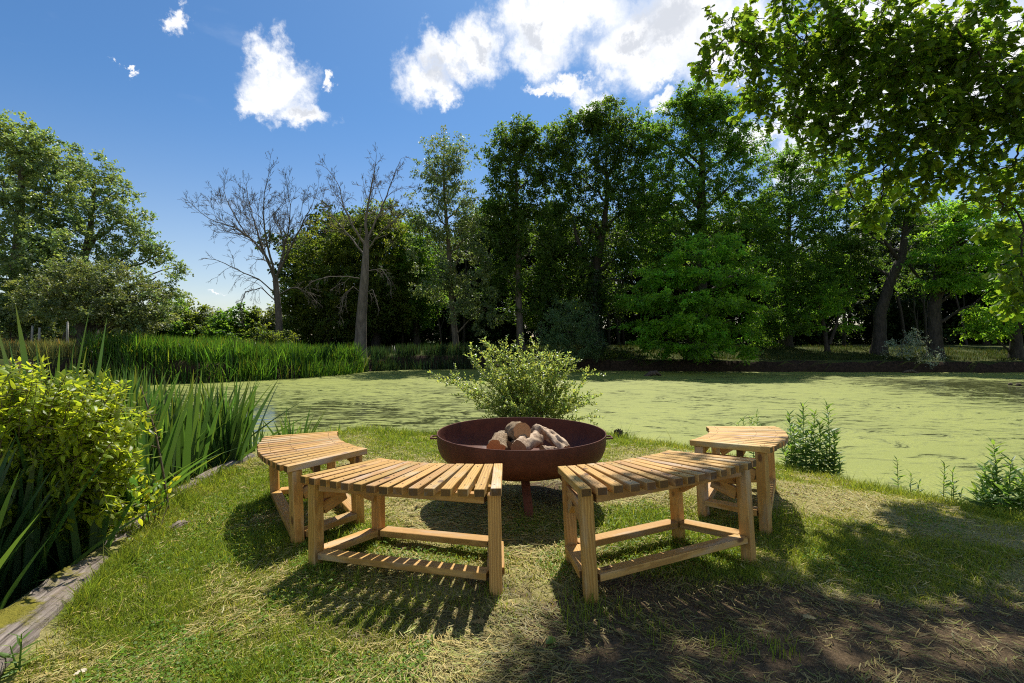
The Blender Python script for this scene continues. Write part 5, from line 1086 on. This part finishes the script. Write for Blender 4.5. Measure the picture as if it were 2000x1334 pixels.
# ------------------------------------------------------------------ lawn grass, clippings, weeds
def lawn_points(n, r, near=1.35):
    Z = near*(6.9/near)**r.uniform(0, 1, n)**.85; x = r.uniform(-1, 1, n)*Z*1.12
    ok = (x > -2.5) & (x < 4.6) & (sdist(x, Z) > -.02); x, Z = x[ok], Z[ok]
    ed = (x+1.53+.41*(Z-1.3)) # right side of the sleeper
    ok = (ed > 0) | (Z > 2.9); return x[ok], Z[ok]
def build_grass():
    r = np.random.default_rng(91); x, y = lawn_points(620000, r); g = greenness(x, y); bb = bare(x, y)
    keep = r.uniform(0, 1, len(x)) < np.clip(.10+1.0*g, 0, 1)*np.clip(1.05-1.25*bb, .03, 1)*(.55+.45*np.clip(y/3, 0, 1)); x, y, g, bb = x[keep], y[keep], g[keep], bb[keep]
    n = len(x); a = r.uniform(0, 2*pi, n); lean = np.stack([np.cos(a), np.sin(a)], 1)
    tuft = vnoise(x*7, y*7, 77); L = (.010+.012*g+.016*tuft*g)*r.uniform(.5, 1.6, n)*(1+.06*y); edge = sdist(x, y) < .35; L[edge] *= 1.9; long = r.uniform(0, 1, n) < .015; L[long] *= 2.3
    t = tints(n, .22, .10, r); dry = np.clip(1-g+r.normal(0, .25, n), 0, 1)[:, None]; t = t*(1-dry*.55)+t*np.array([2.1, 1.35, 2.2])*dry*.55
    mb = MB(); blades(mb, np.stack([x, y, gz(x, y)-.003], 1), lean, L, (.0020+.0006*y)*r.uniform(.7, 1.4, n), r.uniform(.2, 1.1, n), t, 2, None, .1)
    # taller tufts by the bench legs and on the bare soil
    for (px, py, Z, m, h) in ((1150, 1185, 2.08, 60, .07), (1128, 1190, 2.0, 40, .08), (980, 1185, 2.1, 30, .05), (1290, 1245, 1.95, 40, .05), (1420, 1250, 1.85, 50, .07), (1520, 1255, 1.86, 45, .06), (1210, 1190, 2.1, 60, .05), (820, 1150, 2.3, 70, .06), (700, 1140, 2.35, 60, .06), (900, 1180, 2.15, 60, .05), (1530, 1010, 3.2, 90, .08), (1545, 1000, 3.3, 90, .09), (640, 1120, 2.45, 40, .06), (250, 1010, 2.95, 60, .09), (300, 960, 3.3, 60, .09), (350, 960, 3.4, 60, .08), (400, 930, 3.9, 60, .07), (1460, 1120, 2.4, 50, .05)):
        p = at(px, py, Z); q = p[:2]+r.normal(0, .05, (m, 2)); a = r.uniform(0, 2*pi, m); blades(mb, np.stack([q[:, 0], q[:, 1], gz(q[:, 0], q[:, 1])-.003], 1), np.stack([np.cos(a), np.sin(a)], 1), h*r.uniform(.5, 1.5, m), .0032, np.abs(r.normal(.3, .3, m)), tints(m, .2, .1, r), 4)
    # grass left standing where the mower cannot reach: round every bench leg and the bowl's legs
    feet = []
    for (bx, by, bt, bz, tu, tv, lab) in POSES:
        for rr, aa in ((BR-.062, 17.75), (BRI+.052, 17.3)):
            for sg in (-1, 1):
                q = pol(rr, sg*aa); feet.append((bx+q[0]*cos(bt)-q[1]*sin(bt), by+q[0]*sin(bt)+q[1]*cos(bt)))
    for a in (-86, 34, 154): feet.append((BC[0]+.45*cos(radians(a)), BC[1]+.45*sin(radians(a))))
    for fx, fy in feet:
        m = 46; a = r.uniform(0, 2*pi, m); d = r.uniform(.035, .085, m); q = np.stack([fx+d*np.cos(a), fy+d*np.sin(a)], 1); b = r.uniform(0, 2*pi, m)
        blades(mb, np.stack([q[:, 0], q[:, 1], gz(q[:, 0], q[:, 1])-.003], 1), np.stack([np.cos(b), np.sin(b)], 1), r.uniform(.02, .075, m), .0034, np.abs(r.normal(.4, .3, m)), tints(m, .22, .1, r), 3)
    tag(mb.build('grass', M['grass'], None), kind='stuff')
    # low clover and weed leaves in the lush patches
    x, y = lawn_points(130000, r); g = greenness(x, y); cl = vnoise(x*2.3, y*2.3, 41); ok = (cl+g*.45 > .88) & (bare(x, y) < .2); x, y = x[ok], y[ok]; n = len(x); a = r.uniform(0, 2*pi, n)
    ml = MB(); Ln = r.uniform(.006, .014, n)*(1+.08*y); leaves(ml, np.stack([x, y, gz(x, y)+r.uniform(.006, .026, n)], 1), np.stack([np.cos(a), np.sin(a), r.normal(.1, .2, n)], 1), r.normal(0, .35, (n, 3))+[0, 0, 1], Ln, Ln*.85, tints(n, .18, .08, r)*[.75, 1.0, .8], 'rhomb', .05)
    tag(ml.build('clover', M['grass'], None, smooth=False), kind='stuff')
    # dry mown clippings lying about, some raked into swathes
    x, y = lawn_points(210000, r); g = greenness(x, y); bb = bare(x, y); sw = fbm(x*2.1+y*.8, y*2.6-x*.5, 61, 3)
    keep = r.uniform(0, 1, len(x)) < np.clip((1.15-g)*1.15*sstep(.32, .58, sw)+.12, 0, 1)*(1-.80*bb)*(1-.6*sstep(4.5, 6, y))*(1-.55*sstep(.9, 1.8, x)*sstep(1.6, 2.1, y)); x, y, bb = x[keep], y[keep], bb[keep]; n = len(x); a = vnoise(x*1.7, y*1.7, 63)*5+r.normal(0, .75, n)
    L = r.uniform(.015, .060, n)*(1+.06*y); lg = r.uniform(0, 1, n) < .06; L[lg] *= 2; d = np.stack([np.cos(a), np.sin(a), r.normal(.03, .12, n)], 1); s = np.stack([-np.sin(a), np.cos(a), r.normal(0, .3, n)], 1); z = gz(x, y)+np.abs(r.normal(.007, .007, n)); c = np.stack([x, y, z], 1); w = (.0008+.0004*y)*r.uniform(.6, 1.6, n)
    bowv = np.stack([-np.sin(a), np.cos(a), 0*a+.25], 1)*(L*r.normal(0, .12, n))[:, None]
    v = np.stack([c-d*L[:, None]/2-s*w[:, None]*.5, c-d*L[:, None]/2+s*w[:, None]*.5, c+bowv+s*w[:, None], c+bowv-s*w[:, None], c+d*L[:, None]/2+s*w[:, None]*.4, c+d*L[:, None]/2-s*w[:, None]*.4], 1); i = np.arange(n)[:, None]*6
    v[..., 2] = np.maximum(v[..., 2], np.repeat(gz(x, y)[:, None]+.002, 6, 1))
    t = tints(n, .25, .08, r)*np.where(bb > .35, .6, 1)[:, None]; t[r.uniform(0, 1, n) < .25] *= np.array([.72, .95, .5])
    mb = MB(); mb.add(v.reshape(-1, 3), f4=np.concatenate([i+[0, 1, 2, 3], i+[3, 2, 4, 5]]), tint=np.repeat(t, 6, 0)); tag(mb.build('dry_clippings', M['straw'], None, smooth=False), kind='stuff')
build_grass()
def flat_leaf(label, px, py, Z, L, m, tint, a):
    p = at(px, py, Z); p[2] = g1(p[0], p[1])+.018; mb = MB(); leaves(mb, [[0, 0, 0]], [[cos(a), sin(a), .15]], [[.1, -.35, 1]], L, L*.62, np.array(tint), 'oak', .12); o = mb.build('fallen_leaf', M[m], None, smooth=False); o.location = p; tag(o, label, 'leaf', 'single leaves lying on the lawn')
flat_leaf('green fallen leaf on the dry clippings near the bottom centre', 1066, 1275, 1.84, .06, 'herb', (.8, .9, .8), .9)
flat_leaf('pale dry fallen leaf on the dark bare soil', 1595, 1200, 2.04, .05, 'straw', (1.1, 1.05, 1.3), 2.4)
flat_leaf('whitish curled leaf at the bottom left edge of the lawn', 143, 1322, 1.72, .04, 'straw', (1.5, 1.6, 3.2), 1.2)
flat_leaf('brown curled fallen leaf by the front right leg of the left front bench', 922, 1228, 1.99, .05, 'straw', (.7, .6, .6), .2)
